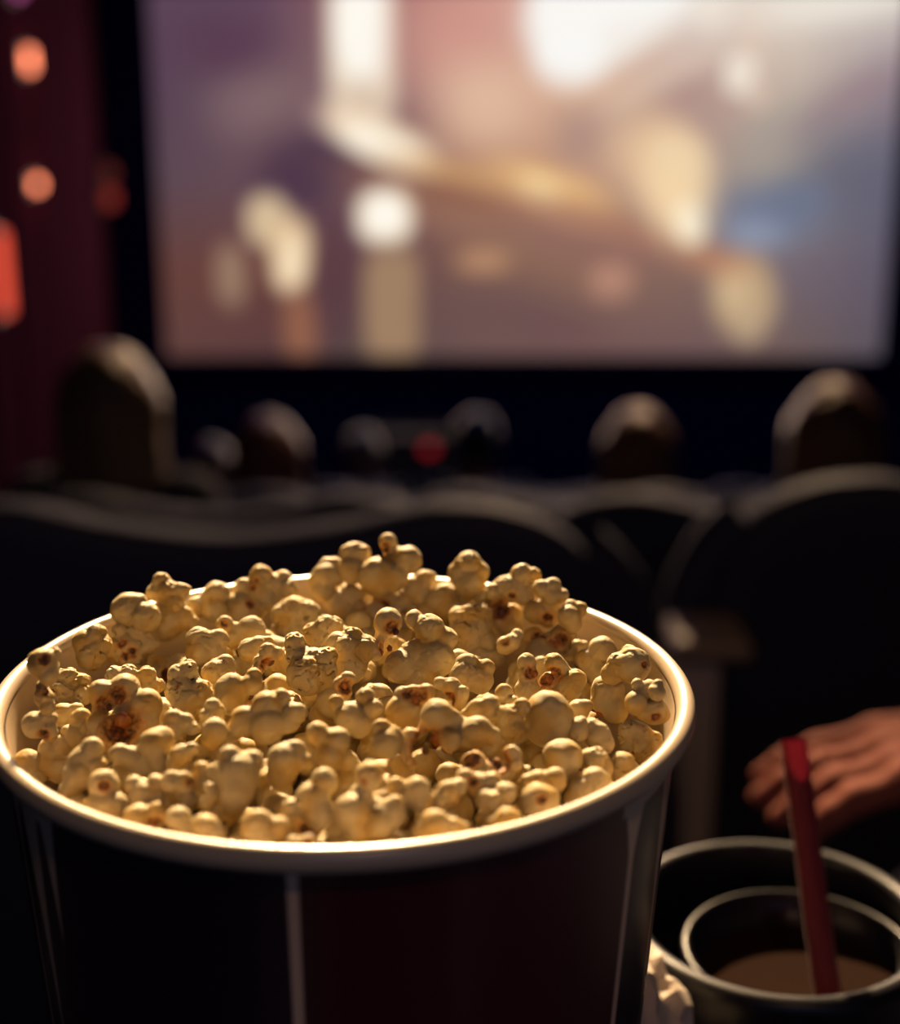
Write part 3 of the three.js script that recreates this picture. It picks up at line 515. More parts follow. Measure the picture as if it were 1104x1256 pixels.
// ------------------------------------------------------------------ popcorn
// [label, crinkle, place in the bucket, lobes (x, y, z, radius), browned pits (x, y, z, radius)], in millimetres from the middle of the rim
const KERNELS = [
  ["popcorn kernel with a flat wing standing highest on the heap's left slope", 0.5, [-60.4,11.1,-54.8], [[-2.5,2.8,-2.3,3.3],[-4.6,0,-.5,3],[-.3,-.1,0,4.2],[3.1,.5,.1,3],[5.2,1,-.1,2.1],[1.7,-3,2.1,3.6],[0,-1.8,-2.3,3],[-.3,-2.1,-2.6,3.3],[.7,-2.3,0,2.4],[-1.4,.6,-2.1,2.2],[-.4,-.8,-1,2.2],[-2.5,-.7,-1.1,2],[.3,1,-2,2],[1.4,-.4,-.8,2],[-1.5,-2.1,-.1,2],[-3.5,.7,-2.3,2],[2.4,-1.9,.2,2],[2.4,0,-.6,1.4],[4.2,.3,-.6,1.4],[3.5,-1.4,.4,1.4]], []],
  ["pale popcorn kernel directly under the flat-winged kernel on the left slope", 0.3, [-59.8,2,-53.7], [[-2.5,-.2,.4,6.3],[3.1,1.2,.3,4.2],[6.6,-.5,1,2.7],[.1,-2.2,-2.6,4.2],[-2.5,-3.2,-3.5,5],[.3,-.4,-.8,2.8],[2.1,-.9,0,1.8],[4.9,-.2,-.1,1.8]], []],
  ["round-shouldered popcorn kernel on the left skyline of the heap", 0.5, [-68.8,8.5,-44], [[-3,0,-1.6,5.5],[.3,1.9,-1.5,3.5],[3.3,-1.3,1.6,4.9],[-.1,-2.7,-3.7,4.4],[-3,-2.7,-5.1,4.4],[-1.3,.2,-2.5,2.3],[.2,-1.8,-1.4,3.3],[1.8,-.5,-1,2.3]], []],
  ["crackled popcorn kernel with black splits in its face near the left rim", 1, [-70.1,-1.2,-39.8], [[-3.9,4.1,-2.4,2.6],[2.4,2.4,-2.7,4.4],[5.2,-.2,-.7,3.5],[-.7,-2.3,.3,5.8],[-5.8,-1.2,1,3.5],[-.1,-2.4,-3.5,3.7],[-.7,-5.1,-3.4,4.6],[-.8,2.6,-3.3,1.7],[3.8,.3,-2.7,2.3],[-2.3,.3,-1.8,1.7],[.8,-.9,-2.5,2.9],[2.3,-2,-1.2,2.3],[-4.9,.9,-1.5,1.7],[-1.7,-.2,-1.9,2.3],[-3.2,-2.5,-.4,2.3]], [[-2.2,2.3,3.6,1.6],[1.5,-.3,5.3,1.6],[-.7,-1.7,6,1.3]]],
  ["lumpy popcorn kernel left of the crackled kernel, close to the left rim", 0.7, [-78.3,4.6,-24.1], [[1,2.8,-1.7,3.6],[-1.9,.5,-.8,4.5],[3.5,.5,.4,2.8],[-.1,-2.4,1.3,4.8],[0,-2.2,-2.9,3.7],[-.1,-4.7,-1.7,3.8],[-.5,.9,-2.3,2.4],[2.3,1,-1.5,1.8],[.8,-.1,-1,1.8],[.4,-.6,-1.3,2.4],[-1,-1.9,-1,3],[1.7,-1.6,.1,1.8]], []],
  ["shadowy popcorn kernel with a dark eye touching the left back rim", 0.3, [-78.9,17.5,23.3], [[-.8,.6,.2,4.2],[1.8,2.2,-1.9,2.2],[1,-1.9,2,3],[.1,-1.6,-1.9,3],[-.8,-1.4,-2.5,3.4],[.5,.9,-1.5,1.5],[.1,-1.3,.2,2],[1.4,-.4,-.6,1.5]], [[.6,3,3.3,1.6],[1.7,4.7,-1.5,1.1]]],
  ["brainy wrinkled popcorn kernel on the left slope beside the inner wall", 1, [-81.3,-1.5,-5.8], [[-3.3,1.9,-1.6,3.2],[-.1,2.7,-2.3,2.7],[-3.3,-.6,1,3.8],[.3,-2.3,.6,3.5],[3.4,1.2,-1.4,3],[4.5,-1.5,1.9,3.2],[0,-1.8,-2.4,3.1],[-3.3,-2.4,-1.4,3],[-1.5,-2.2,-.2,2.3],[-3.3,0,-1.2,2.1],[-1.5,-.9,-1.4,2.1],[2.4,-2.6,.3,2.1],[.6,-1.8,.5,2.1],[1.9,-1.2,-1.3,2],[.1,-.3,-1.1,2],[.1,.9,-2.3,2],[3.9,-.8,-.6,2],[.1,-.4,-1.6,1.8],[-1.7,1.7,-2.7,1.8],[-1.7,.4,-1.4,1.8]], []],
  ["small round popcorn kernel below the brainy wrinkled kernel on the left", 0.2, [-79.6,-5.2,4.3], [[-1,-.5,-.1,3.7],[2.9,1.3,-.2,2.1],[0,-1.7,-2.2,2.8],[-1,-2.3,-2.5,3],[.9,-.1,-.8,1.4]], []],
  ["low popcorn kernel with a dark mouth against the left inner wall", 0.4, [-80.9,.4,24.4], [[-1.7,0,0,3.8],[1.3,1.7,-1,2.8],[2.1,-1.5,1.4,2.8],[0,-1.6,-2.1,2.9],[-1.7,-1.8,-2.4,3],[-.2,.3,-1.3,1.8],[.2,-1.4,-.1,1.8],[1.7,-.5,-.6,1.8]], [[1.3,-1.3,4.1,1.6]]],
  ["small brown-tinged popcorn kernel tucked between left wall and wrinkled kernel", 0.5, [-79.8,8.1,23.8], [[-.1,.2,.2,2.8],[-.9,2.4,-1.9,2],[1,-2.1,1.5,2.3],[0,-1.2,-1.6,2.2],[-.1,-1.1,-1.6,2.2],[-.5,.9,-1.4,1.3],[.4,-1.4,.2,1.5]], [[.9,2.4,1.5,1.1]]],
  ["broad flat popcorn kernel with a dark seam under the crackled kernel", 1, [-61.4,.8,-7], [[-6.7,1,0,3],[-2.8,1.1,-1.1,3.2],[2.5,.7,-.3,3.2],[6,-1.7,.7,2.4],[3.8,-2.3,1.8,2.7],[0,-1.6,-2,2.8],[-2.8,-.5,-3.1,2.6],[-4.8,.4,-1.4,2],[-.1,.2,-1.6,2.1],[4.2,-1.1,-.5,1.6],[3.2,-1.4,0,1.8],[4.9,-2.6,.6,1.6]], [[-4.1,4.1,0,.7],[-1.7,4.1,-.1,.7],[.4,3.5,-.9,.7]]],
  ["large popcorn kernel with two dark openings like eye and mouth on left", 0.2, [-60.1,.6,17.6], [[-6.6,5.1,-2.8,3.8],[-.3,5.5,-4.2,4.6],[6.2,2.1,-1.3,4.6],[5.3,-1.2,.7,4.6],[-6.7,-2.3,2,3.6],[-1.3,-4.6,4.6,5.9],[.1,-2.3,-2.9,4.3],[-1.3,-7.4,.9,4.7],[-3.5,4.4,-4.6,2.5],[3,2.8,-4.1,3],[2.5,1.1,-3.1,3],[5.8,-.6,-1.6,3],[-6.6,.6,-1.4,2.4],[2.5,-2.3,.3,3],[2,-3.9,1.3,3],[-4,-4.2,2.3,2.4]], [[-5,3.2,.8,2.2],[-1.5,5.7,.4,2.5],[1,-.2,7.8,5]]],
  ["knuckled popcorn kernel left of the two-holed kernel", 0.2, [-72.1,-3.2,19.3], [[-.1,2.2,-2.2,3.1],[2.9,.5,.4,2.8],[-3.4,-.7,0,2],[-.7,-2,1.5,3.3],[0,-1.5,-2,2.7],[-.7,-3.6,-.6,2.7],[1.4,.7,-1.7,1.9],[-1.8,.3,-1.7,1.3],[-.4,-.5,-1.2,2],[1.1,-1.4,.1,1.9],[-2,-1.8,.2,1.3]], []],
  ["popcorn kernel lying outermost left against the wall, with a rounded ear", 0.2, [-84.6,-12.3,26.5], [[-1.1,.9,-1.8,4.3],[1.8,-1.6,1.2,2.8],[.2,-3.3,1.6,2],[-.2,-1.9,-2.7,2.9],[-1.1,-1.1,-4.5,3.4],[.3,-.9,-1.1,1.8],[-.4,-1.6,-.7,1.3],[1,-2.9,.8,1.3]], []],
  ["popcorn kernel heaped second from the left wall in the front left group", 0.2, [-78.4,-10.6,23], [[-1.6,2.3,-1.6,3.6],[2.1,3.5,-1.7,3.3],[-2.2,-2,.7,3.8],[1.9,-2.9,1.4,3.8],[0,-2,-2.7,3.4],[-2.2,-3.9,-1.7,3],[.2,2.2,-2.6,2.2],[-1.9,-.6,-1.5,2.3],[-.1,0,-1.4,2.2],[.2,-1.1,-1.1,2.3],[2,-.4,-1.1,2.2],[-.1,-3.3,0,2.5]], []],
  ["dim popcorn kernel inside the front left group under the knuckled kernel", 0.2, [-66,-4.5,41.6], [[-.5,1.5,-1.4,3.9],[2.1,4.6,-2.8,3.1],[-.9,-1.1,1.4,4.1],[3.4,.3,-.4,3.1],[-2.9,-4.7,3.7,3.1],[0,-1.8,-2.4,3.3],[-.9,-3.2,-1.2,3.3],[.8,2.3,-3,2.1],[-.7,-.7,-1.1,2.6],[.6,1,-1.6,2.1],[1.5,.2,-1.8,2.1],[2.8,1.7,-2.5,2.1],[1.3,-1.1,-.4,2.1],[-1.7,-2.3,.3,2.1],[-1.9,-3.6,1.7,2.1]], []],
  ["ring-shaped popcorn kernel with a hollow centre by the front left rim", 0.1, [-56.7,-5.5,57.2], [[-.6,3.1,-2.4,4],[-1.8,-1.9,.9,4],[2.2,-1.4,1.2,4],[0,-2.2,-2.9,3.8],[-.6,1.2,-5,3.2],[-1.2,-.3,-1.9,2.6],[.8,0,-1.8,2.6],[.2,-2.5,-.1,2.6]], [[.4,4.6,1.3,1.5]]],
  ["little half-round popcorn kernel touching the front left rim", 0.1, [-64.8,-11,52.1], [[-.9,.7,-1,3.1],[1,-.8,1,2.8],[0,-1.6,-2.2,2.8],[-.9,-.8,-2.9,2.5],[.1,-.7,-.8,1.9]], []],
  ["kidney-shaped popcorn kernel with a tall right lobe below the two-holed kernel", 0.1, [-48.7,.2,41.5], [[-7.3,-.3,.4,2.9],[-4.6,-1.3,.3,3.1],[2,1.6,-.7,4.6],[3.3,2.7,-2.2,3.6],[2.8,-1.9,.9,3.6],[-1.5,-3,1,3.4],[0,-2,-2.7,3.4],[2,-.7,-3.6,3.7],[2.4,-1,-.9,2.4],[3,-.4,-1.7,2.4],[.2,-1.5,-.8,2.2],[.9,-.9,-1.5,2.2],[.6,-3.2,0,2.2],[-.9,-2.3,-.3,2.1],[-3.1,-2.8,-.3,2.1],[-1.3,-.6,-1.1,2.1],[-4.4,-2.3,-.1,1.9],[-5.9,-1.4,-.5,1.9]], []],
  ["boxy popcorn kernel with two bright corners near the front left rim", 0.1, [-45.8,-2.8,57.6], [[-3.5,1.1,-1.5,2.5],[2,1.1,-1.1,2.8],[-.6,-1.1,0,3.9],[3.3,-1.2,1.2,2.1],[-.1,-1.7,-2.4,2.7],[-.6,-3,-2.5,3.2],[-.8,.5,-2,1.7],[-2.1,-.6,-1.5,1.7],[.7,-.6,-1.3,1.8],[2.6,-.5,-.5,1.4],[1.3,-1.6,0,1.4]], []],
  ["curled popcorn kernel arching over a dark hollow at the front left rim", 0.1, [-44.6,-5.4,66.7], [[-2,-.2,-.3,3.6],[2.7,1.1,-1.2,2.5],[-4,-1.5,1.1,2.3],[5.5,0,0,2.3],[-.1,-1.6,-2.1,2.5],[-2,-2,-2.6,2.9],[.4,-.1,-1.5,1.6],[-3,-1.3,-.3,1.5],[4.1,0,-1.3,1.5]], [[3.6,-2.4,1,2.7]]],
  ["popcorn kernel on the back left rim between the winged kernel and the knot", 0.4, [-48.9,4.1,-65.1], [[2,2.6,-1.5,4.3],[-.2,.1,-1.2,4.3],[-4.5,-1.3,1.2,3.7],[1.4,-1.8,1.4,4.3],[0,-2.3,-3.1,3.9],[2,.5,-4.2,3.4],[.9,.4,-2.6,2.8],[-1.2,-.2,-1.2,2.4],[-2.4,-1.4,-1,2.4],[1.7,-.6,-1.3,2.8],[.6,-1.8,-1.1,2.8],[-1.5,-2.4,.2,2.4]], []],
  ["many-knobbed popcorn kernel forming the left peak of the back skyline", 0.5, [-30.9,6.4,-73.7], [[-2.3,3.6,-1.1,4],[-8,0,.2,3.4],[2,.8,-.8,4],[4.9,2.1,-2.1,3.4],[-2.4,-1.4,-.4,5.3],[6.8,-.4,.6,3.7],[.4,-3.5,.9,4.3],[0,-2.3,-3.2,3.8],[-2.4,-3.9,-3.8,4.2],[-1,-3.4,-1,2.9],[-.1,1.3,-2.1,2.7],[-.2,-1.2,-1.8,2.7],[-2.4,.2,-1.9,2.7],[-.9,-.8,-1.2,2.7],[1.2,-2.2,-1.1,2.7],[4.4,-.6,-1.2,2.5],[2.2,-1.7,-1,2.5],[3.6,-2.8,-.3,2.5],[1.3,-.4,-2.3,2.2],[1.3,2.1,-2.6,2.2],[-5.2,-1.4,-1.1,2.2]], [[-5,1.2,3.8,1.3],[-3.4,3.4,3.3,1]]],
  ["smooth long popcorn kernel with a brown fleck under the left peak", 0.3, [-40,.1,-70.9], [[-.1,0,1.1,5.9],[-4.2,.9,-1.3,3.7],[4.8,-.1,.8,3.7],[.1,-2.3,-2.7,4.2],[-.1,-2.9,-2.7,4.7],[-2.2,-.4,-1.2,2.4],[2.3,-.9,-.1,2.4]], [[4.3,3.2,4.3,1.7]]],
  ["bun-shaped popcorn kernel with a deep crease behind the centre left", 0.8, [-20.9,0,-61.4], [[-.1,1.7,-.8,5.5],[-4,1.2,.2,3.9],[4.6,1.4,-1.7,4.2],[-.6,-3.1,.8,5.8],[0,-2.7,-3.7,4.6],[-.6,-5.9,-2.8,4.6],[-2.1,.6,-1.4,2.6],[2.3,.6,-2.5,2.8],[.3,.4,-1.9,2.6],[-.4,-1.9,-1.5,3.6],[-2.3,-1.8,-.6,2.6],[2,-1.8,-1.7,2.8]], []],
  ["flat crinkled popcorn kernel between the creased bun and the centre", 1, [-9,5,-34.9], [[.6,1.7,-.3,3.7],[-3,-.5,.3,3.7],[3.1,1.6,-.5,3.4],[-.1,-1.8,1.2,4],[0,-2,-2.4,3.5],[-.1,-3.8,-1.4,3.2],[-1.2,-.3,-1.1,2.5],[1.8,.9,-1.4,2.3],[.1,-.2,-1.1,2.3],[.2,-.9,-.6,2.5],[-1.6,-2,-.3,2.5],[1.5,-.9,-.7,2.3]], []],
  ["popcorn kernel with a bright wet spot and a brown nub, left of centre back", 0.3, [-35.4,2.5,-41.3], [[-5.4,2.2,-1.4,2.9],[3.1,1,.5,4.6],[-1.5,.2,-.8,2.9],[1.8,-1.4,1.3,3.2],[-2.3,-2,1.3,3.2],[0,-1.7,-2.1,3.2],[3.1,-1.3,-2.5,3.7],[-1.2,.9,-1.3,1.9],[-3.4,.6,-1.9,1.9],[.8,0,-1,1.9],[2.4,-.9,0,2.1],[.1,-1.2,-.6,1.9],[-3.9,-.5,-.9,1.9],[.4,-1.2,0,2.1],[-1.9,-1.5,-.6,1.9],[-.3,-2.4,.4,2.1]], [[-5.2,3.7,1.1,1.3]]],
  ["two-humped popcorn kernel in sharp focus on the left", 0.4, [-44.7,2.6,-29.3], [[-2.2,1.9,-.1,4.2],[3.8,2,-.3,3.4],[-1.5,-1,1.5,4.8],[2.9,-1.2,1.1,3.7],[.1,-2,-2.2,3.8],[-1.5,-3.4,-1.6,3.9],[.8,1.2,-1.2,2.2],[-1.9,-.5,-.5,2.8],[1.1,-.2,-.4,2.2],[.4,-.5,-.6,2.4],[3.3,-.3,-.6,2.2],[.7,-1.9,.2,2.4]], []],
  ["egg-shaped popcorn kernel with a crusty top below the two-humped kernel", 0.6, [-36.5,4.9,-3.1], [[0,-.9,-.6,4.8],[1.6,1.5,-1.6,2.9],[-2.7,-.3,.2,2.7],[-.1,-2.2,-3.2,3.3],[0,-3.3,-3.7,3.8],[.8,-.4,-2,1.9],[-.5,0,-1.4,1.8]], []],
  ["speckled cracked popcorn kernel left of the egg-shaped kernel", 1, [-43.5,4,9.3], [[-3.2,4,-2.4,3.1],[-.1,5.1,-3.4,2.9],[-2.2,-.1,-.9,4.7],[3.5,-.2,.5,3.9],[.7,-3,.9,5.5],[-.1,-2.4,-3.3,3.8],[.7,-5.7,-2.5,4.4],[-.8,-2.6,-1.3,3.1],[.6,-1,-1.3,2.6],[2.1,-2.5,-.4,2.6],[-2.7,1.3,-2.6,2.1],[-1.3,-.2,-1.6,2.1],[.1,1.2,-1.8,2.1],[-1.2,1.9,-3,1.9],[-1.7,3.9,-3.8,1.9],[.3,.4,-2.1,1.9],[1.7,1.8,-2.3,1.9]], [[-2.3,3,3,.8],[2.6,2.6,3.6,.7]]],
  ["half-hidden pale popcorn kernel right of the two-humped kernel", 0.3, [-28.4,4.9,-22.5], [[1,.5,-.2,3.1],[-2,-.8,.3,3.6],[3.4,1,-1,2.2],[0,-1.7,-2.2,2.8],[-2,-2.6,-2,2.9],[-.5,-.8,-.8,2],[2.2,.3,-1.2,1.5],[.7,-.4,-1,1.5]], []],
  ["small popcorn kernel showing an orange hull, left of the big lumpy kernel", 0.4, [-23.9,5.6,-11.3], [[.5,1.8,-1.1,2.7],[-1.8,-1,.3,2.4],[3.1,.9,-.8,2.4],[-2.4,-2.7,2.3,2.2],[0,-1.3,-1.8,2.3],[.5,.5,-2.9,2.2],[-.7,-.1,-1.1,1.6],[1.8,.8,-1.7,1.6],[.6,-.6,-1,1.6],[-2.1,-2.3,.7,1.4]], [[.3,-1,2.1,1.8],[2.5,-2.7,-.8,2.3]]],
  ["big lumpy popcorn kernel with crossing creases left of the centre", 0.9, [-10,6,-3.9], [[-5,6.3,-3.1,3.2],[-4,3,-1.2,3.5],[.8,1.6,-.3,4],[4.6,2.6,-1,3.2],[-1.1,-1.5,2.6,6.1],[5.1,-.5,.8,2.7],[3.3,-3.8,2.1,4],[.1,-1.8,-2,3.6],[-1.1,-4.5,-1.3,4.9],[-.2,-.9,0,2.6],[2,-2,-.3,2.6],[1.1,-3.5,1.2,2.6],[-1.6,1.5,-1.7,2.3],[-2.5,0,-.3,2.3],[-2.1,3.2,-2.6,2.1],[2.7,1.4,-1.6,2.1],[-4.5,4,-3.1,2.1],[1.7,-.2,-.2,2.1],[-3.1,1.7,-1.2,2.1],[3.9,-1.3,-.4,2.1],[3,-.1,-.5,1.8]], []],
  ["popcorn kernel with an upright horn in the middle left foreground", 0.1, [-29.4,5.3,12.4], [[-1.5,0,-1,4.6],[4.1,1.6,-.7,3.1],[4.6,3.9,-2.2,2.3],[-1.9,-2.3,1.7,4.1],[0,-2,-2.8,3.4],[-1.5,-2.3,-4,3.7],[1.3,.1,-1.8,2],[1.5,1.4,-2.3,1.5],[4.3,2.2,-2.1,1.5],[-1.7,-2.1,-.9,2.7],[1.1,-1.1,-.4,2]], []],
  ["bubbly popcorn kernel left of the horned kernel's foot", 0.2, [-34.3,4.3,24.3], [[-.2,1.3,-1.1,2.3],[-1.4,-1.2,.4,2.3],[1.2,-.5,-.3,2.5],[-.1,-1.4,-2,2.2],[1.2,-1.7,-1.9,2],[-.8,-.4,-1,1.5],[.5,-.1,-1.3,1.5],[-.1,-1.3,-.6,1.5]], []],
  ["large cauliflower-shaped popcorn kernel in the left foreground", 0.15, [-18.8,5,30], [[0,2.7,-1.4,4.2],[3.6,4.3,-3.1,2.7],[7.7,1.2,-.5,3],[-5.9,-1,-.1,4],[.3,-1.6,1.8,4.9],[5.8,-1.4,.2,3],[-8.1,-2.8,1.7,2.7],[0,-1.9,-2.4,3.3],[.3,-4,-1.3,4],[.1,-.4,-1,2.8],[-2.9,0,-1.9,2.6],[-2.8,-2.2,-.3,2.6],[3.9,1.3,-1.8,2],[4,-.9,-.2,2],[3,-2.1,.1,2],[6.8,-.7,-1,2],[2.9,0,-1.4,2],[1.9,.8,-1.4,1.8],[5.7,2.2,-2.5,1.8],[1.8,2.9,-3,1.8],[4.7,.9,-2.2,1.8]], []],
  ["round popcorn kernel tucked under the cauliflower kernel's left end", 0.1, [-32,3.4,36.9], [[.2,.5,-.8,3.6],[-.5,-1.3,.8,2.7],[0,-1.9,-2.5,3],[.2,-1.3,-3.1,2.9],[-.1,-1,-.8,1.8]], []],
  ["double-bumped popcorn kernel right of the two-holed kernel", 0.2, [-42.4,2.9,30], [[-1.3,1.2,-.4,3],[1.4,.4,-.2,3],[3.7,-.6,.9,2],[-1.5,-.8,1.3,3],[.1,-1.4,-1.6,2.6],[-1.3,-.2,-2.3,2.4],[0,.1,-1.2,2],[1.2,-.1,-.3,1.3],[2.5,-.5,-.2,1.3],[-1.4,-.5,-.4,2],[-.1,-.9,-.3,2],[1.1,-1.1,.5,1.3]], []],
  ["tall popcorn kernel with a knob on top in the left foreground", 0.1, [-23.6,.8,57.2], [[-1.4,5.2,-1.4,2.8],[.2,.2,-.1,6.2],[4.3,3.3,-2.6,2.8],[.1,-2.3,2.9,5.1],[-5.4,.9,-.6,2.3],[.1,-1.9,-2.3,3.6],[.2,-2.8,-4,5],[-.6,2.1,-1.5,1.8],[1.5,3.6,-2.8,1.8],[2.3,1.1,-2.1,1.8],[-.6,.8,0,1.8],[.2,-2.2,0,3.4],[2.2,-.1,-.6,1.8],[-3.4,2.5,-1.7,1.5],[-2.6,0,-1,1.5],[-2.6,-1.2,.5,1.5]], []],
  ["round popcorn kernel with a side bump right of the knob-topped kernel", 0.1, [-10.9,2.5,52.7], [[-.8,.5,-.3,4.7],[1.6,2.5,-1.8,3],[4.6,.1,-.4,2.3],[-1.7,-2.6,1.6,3.7],[0,-1.9,-2.5,3.3],[-.8,-1.8,-3.3,3.7],[.4,.9,-1.9,2],[1.9,-.2,-1,1.5],[3.1,.8,-1.7,1.5],[-1.2,-1.9,-.4,2.5],[0,-.7,-1,2],[1.5,-1.8,-.1,1.5]], []],
  ["heart-shaped popcorn kernel with two pale lobes left of the front centre", 0.15, [-1,4,44.8], [[-2.9,2.3,-1.6,3.3],[2,.8,-.5,3.6],[.4,-2.5,1.3,3.8],[0,-2,-2.6,3.4],[.4,-4.4,-1.1,3],[-.4,.8,-2,2.2],[-1.2,-.9,-1.1,2.2],[1.2,-1.7,-.6,2.4]], []],
  ["arched popcorn kernel with a bent arm over a dark gap near the front rim", 0.1, [-3.4,-.8,67.4], [[2.7,4.4,-2.3,3.4],[.2,.7,-.6,4.3],[1.7,-2.6,1.2,4.1],[-5.3,-1.2,1.2,2.5],[-7.1,-3.6,1.7,2],[0,-1.8,-2.4,3.1],[.2,-1.4,-3.3,3.4],[1.5,1.8,-2.4,2.2],[2.2,.2,-1.5,2.2],[.9,-1.8,-.9,2.7],[-2.5,-.8,-.4,1.6],[-1.8,-2.4,.5,1.6],[-6.2,-2.9,.9,1.3]], []],
  ["bulbous popcorn kernel resting on the front rim, left of centre", 0.1, [-14.3,-4.1,75.7], [[-1.7,.5,-1,4.4],[3.1,-.1,-.8,3.1],[.1,-1.4,1.3,3.3],[0,-2.1,-2.9,3.4],[-1.7,-1.7,-3.8,3.5],[.7,-.5,-1.8,2],[-.8,-1.2,-.8,2.2],[1.6,-1.4,-.6,2]], []],
  ["low popcorn kernel with a brown eye at the front rim, centre left", 0.1, [-4.3,-5.4,80.1], [[1.2,0,.1,2.8],[-2.5,.2,.1,2],[0,-1.3,-1.6,2.3],[1.2,-1.4,-1.7,2.3],[-.6,-.3,-.4,1.3]], [[1.1,1.6,2.3,1.2]]],
  ["shaded popcorn kernel on the front rim left of the bulbous kernel", 0.1, [-27.6,-4.8,73.8], [[-1,.9,.4,3.3],[1.8,-.5,1.1,2.7],[.1,-1.3,-1.5,2.9],[-1,-.8,-1.8,2.7],[.4,-.4,0,1.8]], []],
  ["narrow popcorn kernel left of the knob-topped kernel", 0.2, [-32.3,.4,54.7], [[-.1,1.1,-.4,2.3],[.1,-1.4,.4,2.1],[0,-1.2,-1.6,2.1],[-.1,0,-1.8,1.9],[0,-.6,-.6,1.4]], []],
  ["thin bent popcorn kernel beneath the knob-topped kernel's left side", 0.2, [-29.3,-1.5,63.3], [[0,1.9,-.8,1.8],[-.7,-1.5,.7,2.1],[.9,.2,.2,1.8],[0,-1,-1.3,1.8],[-.7,-2.5,-.6,1.6],[-.3,-.2,-.6,1.2],[.5,.6,-.9,1.2],[.1,-1.1,-.1,1.2]], []],
  ["brownish popcorn kernel with a dark dot below the kidney-shaped kernel", 0.3, [-37.3,-1.4,58.6], [[-2,1.4,-.1,3],[1,1.3,-.3,2.8],[1.5,-2.4,1.3,2.8],[.1,-1.4,-1.8,2.7],[-2,-.1,-2,2.4],[-.5,.7,-1,1.8],[-.2,-1.2,-.2,1.8],[1.3,-1.2,-.3,1.8]], [[3,2.3,1.4,1]]],
  ["sunken popcorn kernel under the double-bumped kernel", 0.2, [-39.2,1.2,45.9], [[-.1,.3,-.2,2.9],[-1.7,-1.5,.9,2.4],[2.8,1.6,-.9,1.9],[0,-1.3,-1.7,2.3],[-.1,-1.1,-2,2.3],[-.9,-1.1,-.4,1.6],[1.4,.5,-1.1,1.3]], []],
  ["deep-lying popcorn kernel right of the arching front left kernel", 0.1, [-35.1,-4.8,70.5], [[-.8,1.1,-.3,3.1],[1.2,-1.3,.9,2.7],[0,-1.5,-1.9,2.8],[-.8,-.4,-2.3,2.5],[.2,-.7,-.5,1.8]], []],
  ["round-headed popcorn kernel left of the tall peak on the back skyline", 0.3, [-2.5,13.4,-82.3], [[0,1.4,-1.9,4.4],[-2.2,2.5,-1.1,2.8],[2.8,2,-1.7,3.1],[-.4,-3,2.5,4.7],[0,-2.1,-2.8,3.6],[-.4,-5.3,-.4,3.8],[1.4,1,-2.7,2.1],[.3,1.6,-2.2,1.9],[-.2,-1.8,-.9,2.9],[-1.3,-.9,-.1,1.9],[1.2,-1.2,-.5,2.1]], []],
  ["topmost popcorn kernel with a small brown-stained knob and yellow ear", 0.2, [10.3,11.7,-78.5], [[-1.1,8,-4.4,3.1],[-.5,5,-2.9,2.5],[5.6,2.6,-.5,5],[2.8,1.3,-1.9,4.4],[-4.2,-2.4,2,6.9],[.7,-2.5,2.5,5.3],[0,-2.3,-2.8,4.3],[-4.2,-5.7,-2.4,5.5],[-1.7,-3.6,.7,3.5],[.7,-1,-.7,3.3],[3.2,-1,-.4,3.3],[4.2,1,-2.4,2.9],[-.7,-1.5,-1.2,2.9],[1.8,-1.6,-.9,2.9],[2.3,4.6,-3.3,2.1],[.9,4,-4,2.1],[-2.4,.8,-1.2,1.6],[1.2,2.6,-3.1,1.6],[-.8,6,-4.4,1.6],[2.6,3.3,-2.4,1.6]], [[-2,7.2,-.6,1.7]]],
  ["rounded popcorn kernel below the round-headed kernel on the back left", 0.2, [-12.2,6.3,-81.2], [[.4,1.9,.2,4.7],[3.7,1.5,-.1,3.1],[-2.4,.2,.4,3.5],[-.7,-2.8,1.9,4.1],[.1,-1.9,-2.1,3.7],[.4,-.4,-2.8,3.8],[2,1,-.9,2.1],[-1,.3,-.7,2.3],[.6,.2,-.8,2.1],[-.2,-1.3,-.1,2.7],[1.5,-1.3,0,2.1],[-1.6,-2,.2,2.3]], []],
  ["tiny popcorn kernel peeping between the two back left round kernels", 0.2, [-10.3,11.4,-83.2], [[-1.7,.1,-.2,2.5],[1.3,-.3,-.6,2.8],[0,-1.6,-2.3,2.5],[1.3,-1.7,-2.4,2.3],[-.2,-.7,-1.1,1.7]], []],
  ["pillowy popcorn kernel in the second row behind the browned pair", 0.2, [-5.4,-1.3,-81.1], [[1.6,1.4,-2,4.7],[-3.6,.5,.3,4.1],[4.4,2.2,-1.6,3.2],[-.8,-3,.6,5],[0,-2.5,-3.5,4],[-.8,-5.4,-2.6,4],[-1,.1,-2,2.7],[3,1.1,-2.7,2.1],[.4,.6,-1.5,2.1],[.4,-1.8,-2,3.1],[-2.2,-2.2,-.7,2.7],[1.8,-1.1,-1.4,2.1]], []],
  ["dim popcorn kernel right of the topmost kernel's foot", 0.2, [20.3,4.6,-79.5], [[1.1,2.4,-.7,3.4],[-1.7,-.5,-.6,4.4],[3,2.7,-1.5,2.5],[0,-2.4,.8,4.1],[0,-2.1,-2.8,3.4],[-1.7,-2.7,-3.3,3.5],[-.3,.2,-1.6,2.3],[2.1,2,-1.8,1.7],[.7,.5,-1.8,1.7],[.5,-.8,-.9,2.3],[-.8,-2.4,-1,2.7],[1.5,-.4,-1.1,1.7]], []],
